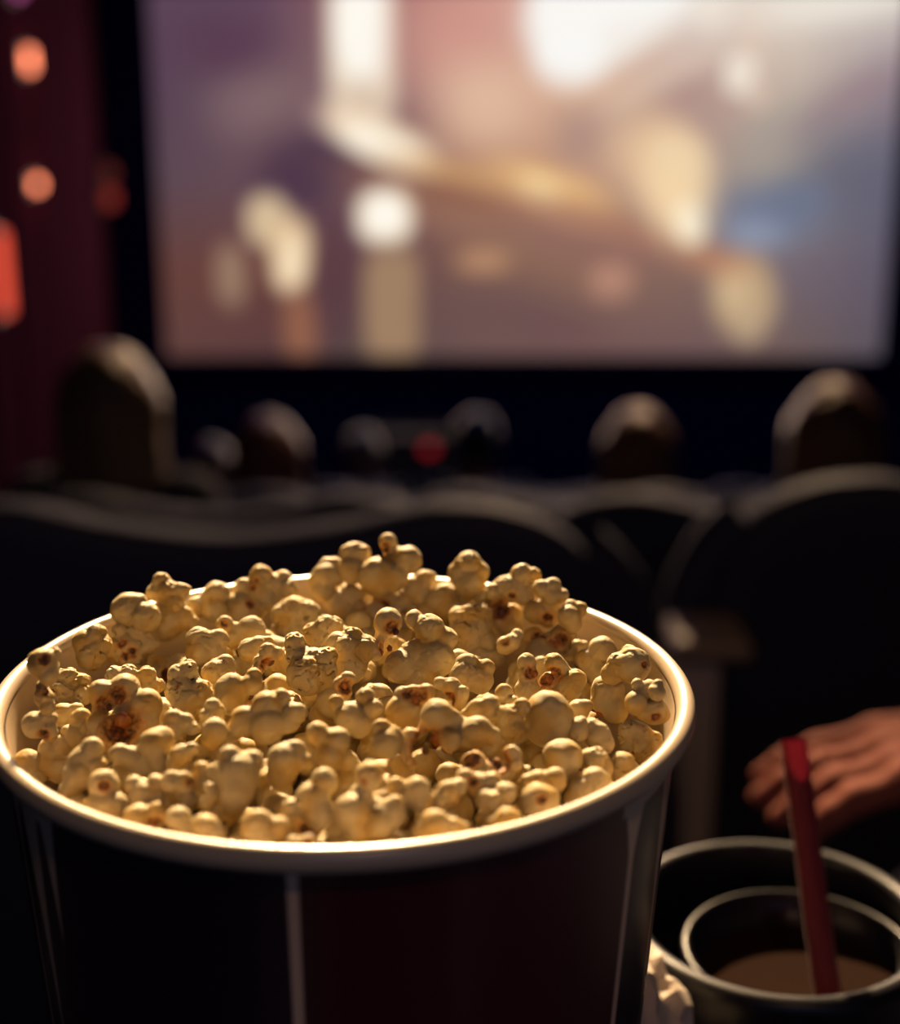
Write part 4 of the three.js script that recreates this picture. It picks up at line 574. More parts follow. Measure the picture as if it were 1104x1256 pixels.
  ["small popcorn kernel directly below the topmost kernel", 0.3, [15.4,-.6,-81.6], [[-.1,.6,0,3.8],[-2.1,1.7,-1.2,2.5],[1.6,-1.9,1.2,3.2],[0,-1.7,-2.1,3],[-.1,-1.2,-2.4,3],[-1.1,.6,-1.3,1.7],[.7,-1.3,-.3,2.1],[-.3,-.7,-.8,1.7]], []],
  ["domed popcorn kernel with a fold standing right of the back centre", 0.4, [36.7,11.1,-73.2], [[-.2,3.3,-1,4.6],[2.6,.5,-.9,4.3],[-2.9,0,-.8,4.3],[.4,-2.9,1.8,5.2],[0,-2.5,-3.3,4.4],[.4,-5.5,-1.5,4.2],[1.2,.9,-2.2,2.8],[-1.5,.7,-2.1,2.8],[-.2,-.7,-2.1,2.8],[.1,-.8,-.9,3.1],[1.5,-2.2,-.8,2.8],[-1.3,-2.4,-.7,2.8]], []],
  ["curved popcorn kernel with a raised right shoulder behind the biggest kernel", 0.3, [29.9,.7,-75.2], [[-1,1.4,-.6,5],[5.1,2,-2.2,3.7],[-4.3,.4,0,3.7],[.4,-2.8,.6,5.3],[0,-2.6,-3.5,4.2],[.4,-5.4,-2.8,4.2],[2.1,.9,-2.5,2.5],[-2.6,.1,-1.4,2.5],[-.3,-1.8,-1.4,3.3],[2.8,-1.2,-1.9,2.5],[-1.9,-2,-.8,2.5]], []],
  ["popcorn kernel with a scorched red-brown heart behind the biggest kernel", 0.5, [7.1,-2.4,-80.1], [[-6.8,-2.1,1.5,4.4],[3.2,1.1,-.3,4.7],[-.2,1.5,-.7,3.1],[6.5,.7,.3,3.1],[0,-2,-2.5,3.7],[3.2,-1.2,-3.3,3.8],[-1.8,-1.5,-.7,2.9],[-3.5,-1,-.5,2.1],[1.5,.6,-1.4,2.1],[4.8,.2,-.9,2.1],[3.2,.4,-1.1,2.1]], [[-5.2,-1.2,5.5,2.4],[.6,1.4,3.9,2]]],
  ["smooth pale popcorn kernel left of the biggest kernel", 0.5, [.8,5.9,-15.6], [[-.9,.6,.3,5.5],[-4.1,2.7,-1.1,3.3],[.3,4.2,-1.8,3.3],[3.7,1,-.7,4.4],[-.1,-3.7,2.5,5.2],[0,-2.3,-2.8,4.1],[-.9,-2,-3.2,4.4],[-.5,-2.7,-.1,3.4],[1.4,-.2,-1.5,2.9],[1.8,-2.3,-.4,2.9],[-.3,1.7,-1.7,2.2],[-1.9,2.7,-2.4,2.2],[-.2,1.1,-1.9,2.2],[2,1.9,-2.2,2.2],[-2.5,.9,-1.4,2.2],[-2.1,-1.2,-.3,2.2],[.1,-.5,-.6,2.2]], []],
  ["biggest popcorn kernel at the heart of the heap, with a curled browned hull", 0.35, [20.2,5.6,-17.2], [[-8.5,7.9,-3.7,4.4],[-12.5,.4,.4,3.3],[-.7,8,-5.7,3],[4,6,-2.7,4.7],[8.9,3.2,-1.7,3.6],[-.1,-2,-.2,5.5],[6.2,-1.7,2.3,5.5],[-4.4,-3.9,2.7,5.2],[1.4,-5.8,2.6,5.5],[0,-2.4,-3.1,4.3],[-.1,-4.6,-3.7,4.4],[.6,-5.1,-.4,3.6],[3.8,-5,.9,3.6],[3.1,-3.1,-.5,3.6],[-2.3,-4.1,-.3,3.5],[.9,-4,1,3.5],[-1.5,-6,1.2,3.5],[5.1,1.1,-1.5,3.1],[1.9,1,-2.8,3.1],[4.4,-.2,-2,2.4],[6.5,3.8,-3.2,2.4],[7.6,-.1,-.7,2.4],[-10.5,3.4,-2.6,2.2]], [[-7.1,7.4,.4,2.2],[-9.3,1.6,1.4,2.1]]],
  ["dome popcorn kernel with a crusty wrinkled crown right of the biggest one", 0.9, [37.2,-.2,-54.2], [[-.3,2.9,-.6,4.5],[3.4,3.8,-1.4,3.6],[-4,2.3,-2.3,3.6],[-.8,-2.9,1.1,6.9],[2.9,0,.6,4.2],[0,-2.5,-3.2,4.3],[-.8,-6.3,-3.3,5.5],[-.5,-1,-1,3],[1.3,.6,-1.2,2.8],[1,-2.4,-.4,2.8],[-2.1,1.8,-2.5,2.4],[-.3,2.2,-2.9,2.4],[1.3,-.4,-1.2,2.4],[-2.4,-1.1,-1.7,2.4],[1.6,2.6,-2,2.4],[3.2,1.1,-1.5,2.4],[-.5,.4,-1.9,2.4]], []],
  ["heart-notched popcorn kernel in sharp focus right of the biggest kernel", 0.4, [36.8,4.9,-1.2], [[-1.6,2.3,-1.4,3.5],[-2.1,-.3,.9,4.5],[3.8,1.3,-1.4,2.7],[2.2,-2.1,.2,4],[0,-2,-2.7,3.5],[-2.1,-2.5,-2,3.6],[-1.8,.2,-1.3,2.3],[1.1,1.2,-2.2,1.8],[.9,-.1,-1,1.8],[.3,-.6,-1.6,2.3],[0,-2.1,-.6,2.6],[3,-1,-1.4,1.8]], []],
  ["small popcorn kernel with an orange-brown cup left of the biggest one's foot", 0.3, [.5,6,9.8], [[-1.1,.5,.3,2.3],[1.1,1.6,-1,2.3],[.1,-1.7,1.5,2.3],[0,-1.2,-1.4,2.2],[-1.1,-.7,-1.2,1.9],[0,.5,-1,1.5],[-.5,-1.2,.2,1.5],[.6,-.6,-.4,1.5]], [[.6,.6,2.5,2]]],
  ["three-pronged popcorn kernel below the smooth pale kernel", 0.3, [5.2,5.4,28.7], [[-5.6,2.8,-1.6,2.2],[2.3,3.8,-2.8,2.7],[-1.6,-1.1,.2,4.5],[4.5,1.5,-.4,2.7],[.7,-2.3,1.8,3.7],[0,-1.8,-2.3,3],[-1.6,-3.3,-2.7,3.6],[-3.6,.4,-1.4,1.5],[.3,.7,-2.1,1.8],[3.4,2,-2.4,1.8],[1.5,-.4,-.9,1.8],[1.5,.1,-1.3,1.8],[-.5,-2.5,-.1,2.5],[2.6,-1,-.1,1.8]], []],
  ["browned popcorn kernel directly under the biggest kernel", 0.3, [19.1,5.4,22.5], [[1.4,2.3,-1.3,3],[4.5,2.8,-1.6,2.8],[-1.8,2.3,-1.7,2.5],[-2.2,-1.8,.4,4.5],[.7,-1.8,1.5,3.5],[0,-1.9,-2.5,3.1],[-2.2,-4,-2.5,3.6],[-.7,-2.6,-.1,2.3],[-.4,-.5,-1.3,2],[1,-.5,-.8,2],[1.1,-.1,-1.4,1.8],[2.6,-.1,-.8,1.8],[2.9,1.9,-2.2,1.8],[1.4,2,-2.4,1.7],[-.2,1.7,-2.2,1.7],[-2,-.3,-1.4,1.7],[-.5,-.3,-.8,1.7]], [[2.8,3.5,1.6,2.4],[-.3,4,1.1,1.6]]],
  ["hooked popcorn kernel with a dark opening right below the biggest kernel", 0.4, [31.3,5.1,12.6], [[-.7,1.3,-.7,2.8],[2,-.3,.8,2.6],[-3.7,1.9,-1,2.1],[1.5,-2.8,1.2,2.3],[0,-1.3,-1.7,2.3],[-.7,-.1,-2.5,2.3],[.6,-.1,-.7,1.7],[-2.2,1.1,-1.4,1.4],[.4,-1.3,-.4,1.5],[1.8,-2.1,.3,1.5]], [[-1.2,-1.4,1.7,1.9]]],
  ["large popcorn kernel of pale knobs around a dark brown hollow, front centre", 0.1, [29.8,3.7,36], [[-2.8,3.5,-2.2,4.6],[.2,2.9,-1.9,3.2],[-9.9,-1.5,.8,2.9],[-11.1,-4,2.5,2.4],[-9.4,-6.7,3.8,2.2],[.2,-1.1,3.2,3.4],[7.6,0,.5,4.4],[4.1,-.4,-.3,2.4],[11.2,-.9,.6,2.7],[0,-1.6,-2,3],[-2.8,1.2,-5.1,3.7],[2.4,.7,-2.1,2.9],[-1.3,.4,-.5,2.3],[3.9,-1.3,.9,2.3],[-1.3,2.5,-3,2.1],[3.9,.7,-1.6,2.1],[.2,.2,-.3,2.1],[-6.3,.3,-1.5,1.9],[9.4,-1.1,-.2,1.8],[2.2,.7,-1.8,1.6],[2.2,-1.3,.8,1.6],[-10.5,-3.3,.9,1.6],[.7,1,-1.9,1.6]], [[-5.1,-3.6,2.4,4.5],[-7.3,-5.4,3.1,2.4]]],
  ["popcorn kernel with torn brown hull and a pale crescent, front centre right", 0.4, [41.7,.1,48.8], [[4.6,1.9,-1.9,2.6],[5.3,.4,.2,2.1],[3.2,-1.8,.8,2.1],[-5.3,.4,-.2,3.3],[-1.2,-1.3,.9,3.1],[0,-1.5,-2,2.5],[-5.3,-1.2,-2.3,2.6],[4.9,.7,-1.5,1.4],[3.9,-.4,-1.2,1.4],[4.3,-1.2,-.1,1.4],[1,-2,.2,1.4],[-3.2,-1.1,-.6,2]], [[-6.2,2.8,1.9,2.3],[1.1,1.1,.2,2.6]]],
  ["dark popcorn kernel beneath the torn brown hull kernel", 0.3, [37.6,-.9,56.6], [[-.3,-.7,-.3,3.2],[-3.6,1,-.1,2.6],[3.4,-.1,0,2.8],[0,-1.6,-2.2,2.7],[-.3,-2.3,-2.4,2.6],[-1.9,-.4,-.9,1.7],[1.6,-1,-.9,1.8]], [[-1.6,1.5,2.3,1.3]]],
  ["round popcorn kernel with a small cap left of the dark hollow kernel", 0.1, [13.9,4.1,41.5], [[-.1,-.9,1.2,4.1],[-1.5,2.4,-1.3,2.6],[1.1,-.1,-.6,3.4],[0,-1.8,-2.3,3.2],[-.1,-2.9,-1.4,3.3],[-.8,.2,-.8,1.7],[-.2,.6,-1.7,1.7]], []],
  ["large popcorn kernel with a head and a dark dot at the front rim centre", 0.1, [10.9,-1.7,69.5], [[-.1,7.6,-3.4,3.6],[-2.5,2.5,-2.1,3.1],[-4.3,.1,1.3,4.5],[-2.8,-4,1.4,3.8],[5.1,-1.3,-.3,4],[6.3,.8,-.8,2.5],[2,-2.6,2.4,4],[0,-1.9,-2.5,3.5],[-4.3,-2.1,-1.6,3.6],[.4,-1.5,-.7,2.7],[-1.1,-2.1,.7,2.7],[3.6,-2.9,-.1,2.7],[-3.6,-2.8,.2,2.5],[1.2,-3.5,-.5,2.5],[-.4,-4.1,.8,2.5],[-2.2,3,-2.1,2.4],[-2.6,-1.4,-1.3,2.1],[1.3,-.1,-2.1,2.1],[-1.3,4.3,-3.7,2.1],[-3.4,.6,-1.3,2.1],[-.2,-.7,-.8,2.1]], [[-1.9,7,-.1,1]]],
  ["yellowish two-bump popcorn kernel right of the dotted front kernel", 0.1, [21.2,-.6,63.4], [[-4.3,1.5,-1.2,2.5],[1,1.1,-.1,3.4],[2.2,-1.5,1.2,3.2],[-1.2,-.3,.9,2.5],[0,-1.5,-1.8,2.8],[1,-.5,-2.3,2.7],[-1.6,.8,-1.4,1.7],[1.6,-.9,-.4,2.1],[-2.7,0,-.8,1.7],[-.1,-.2,-.3,1.7],[.5,-1.5,.3,1.7]], []],
  ["flattish popcorn kernel with a sunny right end on the front rim", 0.1, [27.4,-4.6,73.3], [[-.8,1,.4,3.8],[3.5,.2,.4,2.7],[-3.4,-.5,.9,3.1],[6.1,-.5,0,1.8],[0,-1.3,-1.5,2.7],[-.8,-.9,-2,3],[1.4,0,-.4,1.8],[-2.1,-.4,-.3,2.1],[.1,-.7,-.1,1.8],[4.8,-.6,-.3,1.2]], []],
  ["shaded popcorn kernel above the sunny-ended kernel on the front rim", 0.2, [30.1,-1.2,61.8], [[0,.3,.3,3.2],[2.4,1.3,-1.2,2.3],[-2,-1,1.4,2.5],[0,-1.3,-1.6,2.5],[0,-1.3,-1.7,2.6],[1.2,.2,-1.1,1.5],[-1,-.9,.1,1.7],[.2,-.4,-.6,1.5]], []],
  ["frilly popcorn kernel on the back right skyline", 0.5, [51.8,11.4,-61.2], [[1.9,3.5,-1.2,3.6],[5.6,3,-1.1,3],[-3.9,-.3,-.7,3.6],[-.7,-1,-.2,4.5],[-7.5,-1.4,1.6,2.7],[3,-2.9,.8,3.9],[0,-2,-2.7,3.4],[-.7,-3.2,-3.1,3.6],[1.1,-2.8,-.8,2.6],[-1,.8,-2,2.4],[2.4,-.5,-1.3,2.4],[.6,.5,-1.8,2.4],[-.5,-2.4,-1,2.4],[-2.3,-1.4,-1.5,2.4],[2.5,.3,-1.5,2],[3.8,2.6,-2,2],[4.3,-.6,-1,2],[-5.7,-1.5,-.3,1.8],[-4.1,-1.8,-.1,1.8]], [[-1.4,-2.5,4.2,1.3]]],
  ["knobbed popcorn kernel at the right end of the back skyline", 0.3, [62.8,12,-53.4], [[.5,1.6,-.5,3],[-3.1,.9,-.1,3],[3.6,-1.3,.7,2.4],[.2,-1.2,1.2,3],[0,-1.4,-1.7,2.7],[.5,.1,-2.4,2.4],[-1.3,.5,-1.2,2],[2.1,-.4,-.6,1.6],[.4,-.5,-.5,2],[-1.5,-.8,-.3,2],[1.9,-1.8,.3,1.6]], []],
  ["popcorn kernel with a brown cup right behind the crusty dome", 0.3, [47.5,.4,-64.5], [[-6.4,4,-3.2,2.7],[-1.8,3.6,-1.9,4],[3.3,-.3,0,3.7],[2.7,-4.1,2.4,4],[-1,-1.6,1.4,3.4],[0,-1.9,-2.5,3.4],[-1.8,1.6,-4.4,3.2],[-4.1,3.2,-3.3,1.8],[.8,.8,-2,2.4],[.5,-1.1,-.9,2.6],[3,-3,.2,2.4],[-1.4,.3,-1.2,2.2],[1.1,-1.7,-.2,2.2],[.8,-3.5,.9,2.2]], [[-.8,2.3,2.6,3]]],
  ["upright popcorn kernel with one brown slot near the back right", 0.2, [60.7,4.4,-55.9], [[2,2,-1.7,3.6],[1.4,-2,.2,3.6],[-2.8,-.4,0,3.9],[0,-2.2,-3.1,3.5],[-2.8,-2.3,-2.4,3.1],[1.7,-.8,-1.8,2.4],[-.4,0,-1.9,2.4],[-.7,-2,-.9,2.4]], [[1.2,-1,3.8,1.9]]],
  ["bubbly popcorn kernel touching the back right inner wall", 0.3, [69.1,6.7,-45.7], [[-1.1,-.1,.9,3.8],[2.4,1.6,-1.4,2.6],[-.4,2.1,-1.5,2.6],[.2,-2.6,1.6,2.9],[0,-1.6,-2,2.8],[-1.1,-1.9,-1.5,3],[.7,.2,-1,1.7],[-.8,.4,-1.1,1.7],[1,1.2,-2.2,1.7],[-.5,-2,.4,1.9],[1.3,-1.1,-.7,1.7],[-.1,-.8,-.7,1.7]], []],
  ["popcorn kernel with twin brown hollows like nostrils on the right", 0.2, [63.5,-4,-49.3], [[-6.4,1.3,-1.1,3.6],[3,1.8,-.5,4.4],[-1.8,-1.8,1.6,4.4],[4.5,-.9,.5,3.6],[0,-2.1,-2.6,3.8],[3,-.3,-3.3,3.6],[-1.7,.8,-1.8,2.3],[-4.1,-1,-.8,2.3],[.6,-1,-.7,2.9],[3.8,-.3,-1,2.3],[1.4,-2.1,.1,2.3]], [[-4.8,2.6,2.3,2.2],[-.5,1.3,4.7,2.2],[2.1,2.7,4,2.2],[-5.1,-1.5,4.6,1.3]]],
  ["small popcorn kernel left of the twin-hollow kernel", 0.3, [49.3,.8,-37.5], [[.4,.1,.7,2.9],[2,1.8,-1.2,2.3],[-1.7,-.9,1.1,2.9],[0,-1.3,-1.6,2.6],[.4,-1.3,-1.2,2.3],[1.2,.4,-.9,1.5],[-.6,-1,0,1.9],[.1,0,-.7,1.5]], [[-1.8,1.3,3.3,1.2]]],
  ["pea-sized popcorn bit between twin-hollow kernel and the right wall group", 0.3, [71.6,-3.4,-44.2], [[-.6,-.1,.4,2.6],[1.3,.3,-.6,1.8],[0,-1.2,-1.5,2.1],[-.6,-1.4,-1.2,2.1],[.4,-.3,-.6,1.2]], []],
  ["popcorn kernel with an upright amber hull between pale lobes, right of centre", 0.4, [59.6,1.2,-6.2], [[-6.8,4,-2.6,3],[-6.5,1.1,-.2,3.2],[1.3,3.9,-2.8,3.2],[3.2,2.6,-2.3,2.4],[-6.5,-3,1,4],[5.9,-2.3,.8,4],[7.6,0,.3,3.2],[3.5,-3.4,2,2.7],[0,-1.9,-2.6,3.1],[-6.5,-5,-1.6,3.2],[-6.5,-1.7,-.6,2.1],[3.6,.1,-2,2.1],[4.5,1.3,-2.2,2.1],[6.8,-1.9,-.4,2.1],[-6.6,-.2,-1.7,2],[-6.6,1.9,-2.3,2],[4.7,-3.4,.6,1.8],[5.5,-2.3,.4,1.8],[5.4,.8,-1.7,1.6],[4.6,-.4,-1.5,1.6],[2.3,2.7,-3.3,1.6]], [[-5.7,3.1,2.2,2],[-1.6,.2,-.7,2.6],[1.1,1.6,.3,2]]],
  ["smooth balloon-like popcorn kernel, roundest of the right foreground", 0.05, [57.2,1.1,20.8], [[0,-1,.2,7.3],[0,1.9,.2,5.6],[0,-3.5,-4.4,6.1],[0,-4.5,-4.4,5.9]], []],
  ["rough popcorn kernel behind the left side of the balloon-like kernel", 0.6, [47.2,2.6,25.8], [[-.5,.3,-.6,3.7],[-2.3,1.6,-1,2],[2.6,2.9,-1.9,2.5],[.1,-2.7,1.2,3.5],[0,-1.7,-2.4,2.8],[-.5,-1.5,-3,3],[1,1.1,-2,1.6],[.1,1.8,-2,1.3],[-.2,-2,-.7,2.3],[-1.1,-1,-.5,1.3],[1.3,-.5,-1,1.6]], []],
  ["small oval popcorn kernel right of the balloon-like kernel", 0.4, [65.5,-1.3,22.9], [[-.4,-.2,.9,3.3],[.8,1.2,-.3,2.3],[0,-1.3,-1.5,2.6],[-.4,-1.8,-1.1,2.6],[.2,0,-.4,1.5]], []],
  ["button popcorn kernel with an open crease below the balloon-like kernel", 0.1, [60,-2.1,39.1], [[.1,-1,-.9,5.3],[-2.2,1,-.3,2.9],[2.7,.7,0,2.7],[.1,-2.3,-3.3,3.5],[.1,-3.6,-4.3,4.3],[1.4,-.7,-1.3,1.8],[.3,.2,-.9,1.8]], []],
  ["speckled flat popcorn kernel right of the creased button kernel", 0.9, [69.2,-4.6,36.9], [[-.2,.7,.4,3.4],[1.9,-1.3,1.2,2.7],[-2.1,1,-.7,2.4],[0,-1.4,-1.7,2.7],[-.2,-1,-1.7,2.7],[.9,-.9,0,1.8],[-1.1,.3,-.9,1.6],[-.1,-.7,-.5,1.6]], []],
  ["folded popcorn kernel with a ridge resting on the front right rim", 0.5, [66,-7.7,46.7], [[1.7,1.8,0,4.1],[-1.2,-.5,.9,4.3],[3.9,2,-.9,2.4],[-3.2,-1.7,1.8,3.1],[-.1,-1.6,-1.9,3.3],[-1.2,-2.7,-1.8,3.4],[.2,-.3,-.7,2.7],[1.3,.2,-.7,1.6],[-.7,-.7,0,2.1]], []],
  ["long rounded popcorn kernel left of the folded kernel", 0.1, [54.1,-3.1,51.3], [[2.9,.1,-.6,3.3],[-1.2,-.6,-.6,3.3],[-4,-.4,-.3,2.1],[0,-1.9,-2.6,2.8],[2.9,-1.5,-2.7,2.6],[.9,-1,-1.5,2.2],[-2.6,-1,-1,1.4]], []],
  ["doughnut-like popcorn kernel with a dimple at the front right rim", 0.1, [52.8,-4.9,58.9], [[-.1,-.3,.4,5.1],[-2.1,1,0,2.5],[2.2,.9,-.3,2.5],[0,-1.8,-2.2,3.2],[-.1,-2.8,-2.8,4.1],[.1,.4,-.9,1.7]], [[.1,2.8,4.4,1.2]]],
  ["dim popcorn kernel left of the doughnut-like kernel", 0.2, [41.8,-3.1,61.5], [[2.3,1.2,-.8,3],[-.2,-.7,.7,3.4],[-2.4,-.3,-.2,2.8],[0,-1.7,-2.2,2.9],[-.2,-2.4,-1.5,2.8],[1.1,-.4,-.9,2],[-.1,-.2,-1.3,1.8],[-1.3,-1.1,-.5,1.8]], []],
  ["shaded half-buried popcorn kernel at the front rim left of the doughnut", 0.2, [43.2,-5.8,68.7], [[1.1,.2,-.6,3.6],[-1.7,-.9,-.1,2.9],[0,-2,-2.8,3.1],[1.1,-1.6,-2.9,2.9],[-.3,-1,-1.2,1.9]], []],
  ["three-bumped pale popcorn kernel left of the amber-hulled kernel", 0.2, [38.7,4,22.6], [[2.3,.9,-.5,3.3],[-.6,.1,.5,3.3],[-3.7,-1.8,.6,2.3],[0,-1.6,-2,2.8],[2.3,-.7,-2.6,2.6],[.9,-.2,-1,2.2],[-.7,-1,-.6,1.5],[-2.1,-1.4,-.1,1.5]], []],
  ["narrow popcorn kernel between the heart-notched and amber-hulled kernels", 0.3, [46.3,3.6,12.6], [[-.9,.7,-1.1,2.8],[1.3,-1.2,1.3,2.3],[0,-1.5,-2,2.4],[-.9,-.7,-2.9,2.3],[.2,-.8,-.6,1.5]], []],
  ["wide popcorn kernel leaning on the right wall group, upper left of it", 0.4, [75.6,-2.4,-30.8], [[1.6,2.8,-1,4.3],[-2.7,-.8,.1,4.3],[3.7,1.7,-1.6,2.9],[-.7,-3.8,1.4,3.7],[0,-2.1,-2.9,3.6],[1.6,.7,-3.7,3.4],[-.5,0,-1.7,2.8],[.5,-.2,-1.6,1.9],[.5,-1.4,-.9,2.4],[-1.7,-3.2,-.3,2.4],[1.5,-1.7,-.9,1.9]], []],
  ["big round popcorn kernel with a browned right cheek near the right wall", 0.5, [81,7,-2.5], [[1.9,.5,1.2,5.3],[-1.8,.4,.4,3.7],[1,2.9,-1.7,2.7],[-4.1,-2.3,1.3,3.2],[-.1,-1.8,-2,3.5],[1.9,-2.1,-2.2,4.3],[.1,-.4,-.3,2.5],[1.5,1.1,-1,1.8],[-.4,1.1,-1.4,1.8],[-1.1,-1.6,.3,2.1],[-2.9,-1.6,-.1,2.1]], [[5.1,2.2,5,1.2]]],
  ["drooping popcorn kernel with a dark base below the big round right kernel", 0.2, [76.6,-3.9,-3], [[-.1,1.7,-1.9,5.1],[1.6,-2.5,1.4,4.3],[-2.4,-.6,.4,3.2],[0,-2.5,-3.4,4],[-.1,-.8,-5.1,4.1],[.8,-1.3,-1.5,2.8],[-1.2,-.2,-1.7,2.1],[-.4,-2.3,0,2.1]], [[-3.6,-5.1,1.3,2.3]]],
  ["popcorn kernel with a bright yellow fold near the right wall", 0.1, [83.8,3.7,11.7], [[-1.5,-1.7,1.6,3.4],[2.4,1.4,-1.1,2.6],[-1,2.6,-1.7,1.8],[.8,.3,-.8,2.3],[0,-1.4,-1.8,2.4],[-1.5,-3.3,-.6,2.7],[.4,-.7,-.5,1.7],[-1.3,.1,-.6,1.2],[.7,1.6,-1.9,1.2],[-.4,-1.2,-.3,1.5],[1.6,.3,-1.6,1.5],[-.1,1,-1.8,1.2]], []],
  ["small popcorn kernel pressed against the right inner wall", 0.2, [88.1,6,13.4], [[-.2,-.4,.7,2.6],[.2,1.3,-.4,1.8],[-.1,-1.1,-1.2,2.1],[-.2,-1.7,-.9,2.1],[0,0,-.4,1.2]], []],
  ["popcorn kernel with a single dark dot at the far right wall", 0.4, [87.4,-.8,13.1], [[.2,.4,.1,3.9],[2.2,-.6,.6,2.6],[-2.8,.1,0,2.6],[0,-1.6,-1.9,2.9],[.2,-1.5,-2.4,3.1],[-1.3,-.3,-.7,1.7],[-.3,-.8,-.4,1.7]], [[.1,-.1,4,1.4]]],
  ["crackled speckled popcorn kernel lowest on the right beside the wall", 1, [83.7,-10.1,11.7], [[-2.2,2,-.5,3.9],[.4,.4,-.8,4.4],[4.1,-.4,-.3,3.1],[1,-1.5,2.2,4.2],[-2.8,-.5,-.5,3.4],[0,-2.1,-2.6,3.6],[.4,-1.8,-3.6,3.5],[.7,-1.5,-.5,2.8],[-.9,.3,-1.8,2.6],[-.6,-.6,-.3,2.6],[-2.5,0,-1.5,2.2],[-1.2,-.8,-1.6,2.2],[-.9,-1.7,-.1,2.2],[2.2,-.7,-1.5,2.1],[.9,.1,-1.3,2.1],[2.5,-1.7,0,2.1],[.6,-1.1,-1.3,2.1]], [[-1.2,2.1,4.5,.7],[-2.5,-2,4.7,.8]]],
  ["popcorn kernel below the crackled right kernel at the rim", 0.6, [77.3,-9.7,29.8], [[-.2,1.1,.1,3.5],[-1.1,-.9,.9,3],[2.3,-.1,.1,2.2],[-.1,-1.4,-1.7,2.8],[-.2,-.6,-2.1,2.8],[-.7,-.6,-.3,2],[1,0,-.5,1.5],[.6,-1,-.1,1.5]], []],
  ["small yellow popcorn kernel right of the balloon-like kernel's top", 0.2, [67.2,-.9,10.7], [[-.6,-.3,.3,3.1],[1.3,.8,-.2,2.1],[0,-1.4,-1.7,2.5],[-.6,-1.8,-1.7,2.5],[.3,-.2,-.5,1.4]], []],
  ["sunken popcorn kernel behind the small oval kernel on the right", 0.2, [70.8,-3.2,23.7], [[0,-.1,-.4,3.8],[-1.7,1.6,-1.5,2.8],[1.8,-1.7,1.5,2.8],[0,-1.8,-2.4,3],[0,-2,-2.8,3],[-.9,.1,-1.8,1.8],[.9,-1.5,-.3,1.8],[.1,-.7,-.8,1.8]], []],
  ["small round popcorn kernel between amber hull and right wall group", 0.2, [68.4,-4.2,-36.1], [[-.3,-.4,.8,2.6],[.5,.9,-.6,2],[0,-1.2,-1.4,2.2],[-.3,-1.7,-.9,2.1],[.1,-.2,-.5,1.3]], []],
];
const corn = mat(lin(1, 1, 1), 0.62, { vertexColors: true, specularIntensity: 0.6 });
const hullMat = [mat(lin(0.30, 0.095, 0.018), 0.28, { side: THREE.DoubleSide }), mat(lin(0.10, 0.03, 0.012), 0.3, { side: THREE.DoubleSide })];
const hullShape = (() => {
  const g = new THREE.SphereGeometry(1, 14, 8, 0, Math.PI * 2, 0, 1.25), p = g.attributes.position;
  for (let i = 0; i < p.count; i++) { const x = p.getX(i), y = p.getY(i), z = p.getZ(i), n = noise(x * 2.2, y * 2.2, z * 2.2 + 4); p.setXYZ(i, x * (0.85 + 0.3 * n), y * 0.55 + 0.2 * n, z * (1 + 0.25 * n)); }
  g.computeVertexNormals(); return g;
})();
function kernelGeometry(lobes, pits, crinkle, seed, cell = 0.72) {
  const mr = lobes.reduce((s, l) => s + l[3], 0) / lobes.length, k = 0.24 * mr, o = seed * 17.3;
  const smooth = (x, y, z) => {
    let d = 1e3; for (const [a, b, c, r] of lobes) d = smin(d, Math.hypot(x - a, y - b, z - c) - r, k);
    return d;
  };
  const f = (x, y, z) => {
    let d = smooth(x, y, z);
    if (d > 2.5 || d < -2.5) return d;
    d += 0.34 * noise(x * 0.30 + o, y * 0.30, z * 0.30);
    if (crinkle > 0.05) {
      const n = noise(x * 0.27 + o + 31, y * 0.27, z * 0.27), m = noise(x * 0.75 + o, y * 0.75 + 9, z * 0.75);
      d += crinkle * (0.62 * Math.max(0, 1 - Math.abs(n) / 0.13) + 0.22 * m + 0.06 * noise(x * 1.7, y * 1.7 + o, z * 1.7));
    }
    for (const [a, b, c, r] of pits) d = smax(d, r * 0.95 - Math.hypot(x - a, y - b, z - c), 0.3 * r + 0.15);
    return d;
  };
  const paint = (x, y, z) => {                                     // cream flesh with buttery patches; browned where the burst hull sits
    const butter = step(-0.15, 0.45, noise(x * 0.13 + o, y * 0.13 + 3, z * 0.13) + 0.35 * noise(x * 0.5, y * 0.5 + o, z * 0.5));
    let c = [mix(0.49, 0.47, butter), mix(0.395, 0.32, butter), mix(0.215, 0.105, butter)];
    const fl = noise(x * 2.1, y * 2.1 + o, z * 2.1);
    if (crinkle > 0.6 && fl > 0.62) c = [0.42, 0.22, 0.08];
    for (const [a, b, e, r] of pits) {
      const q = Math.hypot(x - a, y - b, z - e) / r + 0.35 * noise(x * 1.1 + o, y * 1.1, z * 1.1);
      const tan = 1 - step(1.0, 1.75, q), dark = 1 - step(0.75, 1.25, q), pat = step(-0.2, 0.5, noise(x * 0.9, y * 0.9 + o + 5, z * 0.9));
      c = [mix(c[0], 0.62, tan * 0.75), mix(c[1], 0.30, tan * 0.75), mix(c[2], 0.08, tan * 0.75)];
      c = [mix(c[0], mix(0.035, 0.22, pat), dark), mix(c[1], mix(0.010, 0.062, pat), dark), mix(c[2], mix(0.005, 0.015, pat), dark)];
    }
    return c;
  };
  const lo = [1e3, 1e3, 1e3], hi = [-1e3, -1e3, -1e3];
  for (const l of lobes) for (let i = 0; i < 3; i++) { lo[i] = Math.min(lo[i], l[i] - l[3] - 1.6); hi[i] = Math.max(hi[i], l[i] + l[3] + 1.6); }
  return meshField(f, lo, hi, cell, paint).scale(0.001, 0.001, 0.001);
}
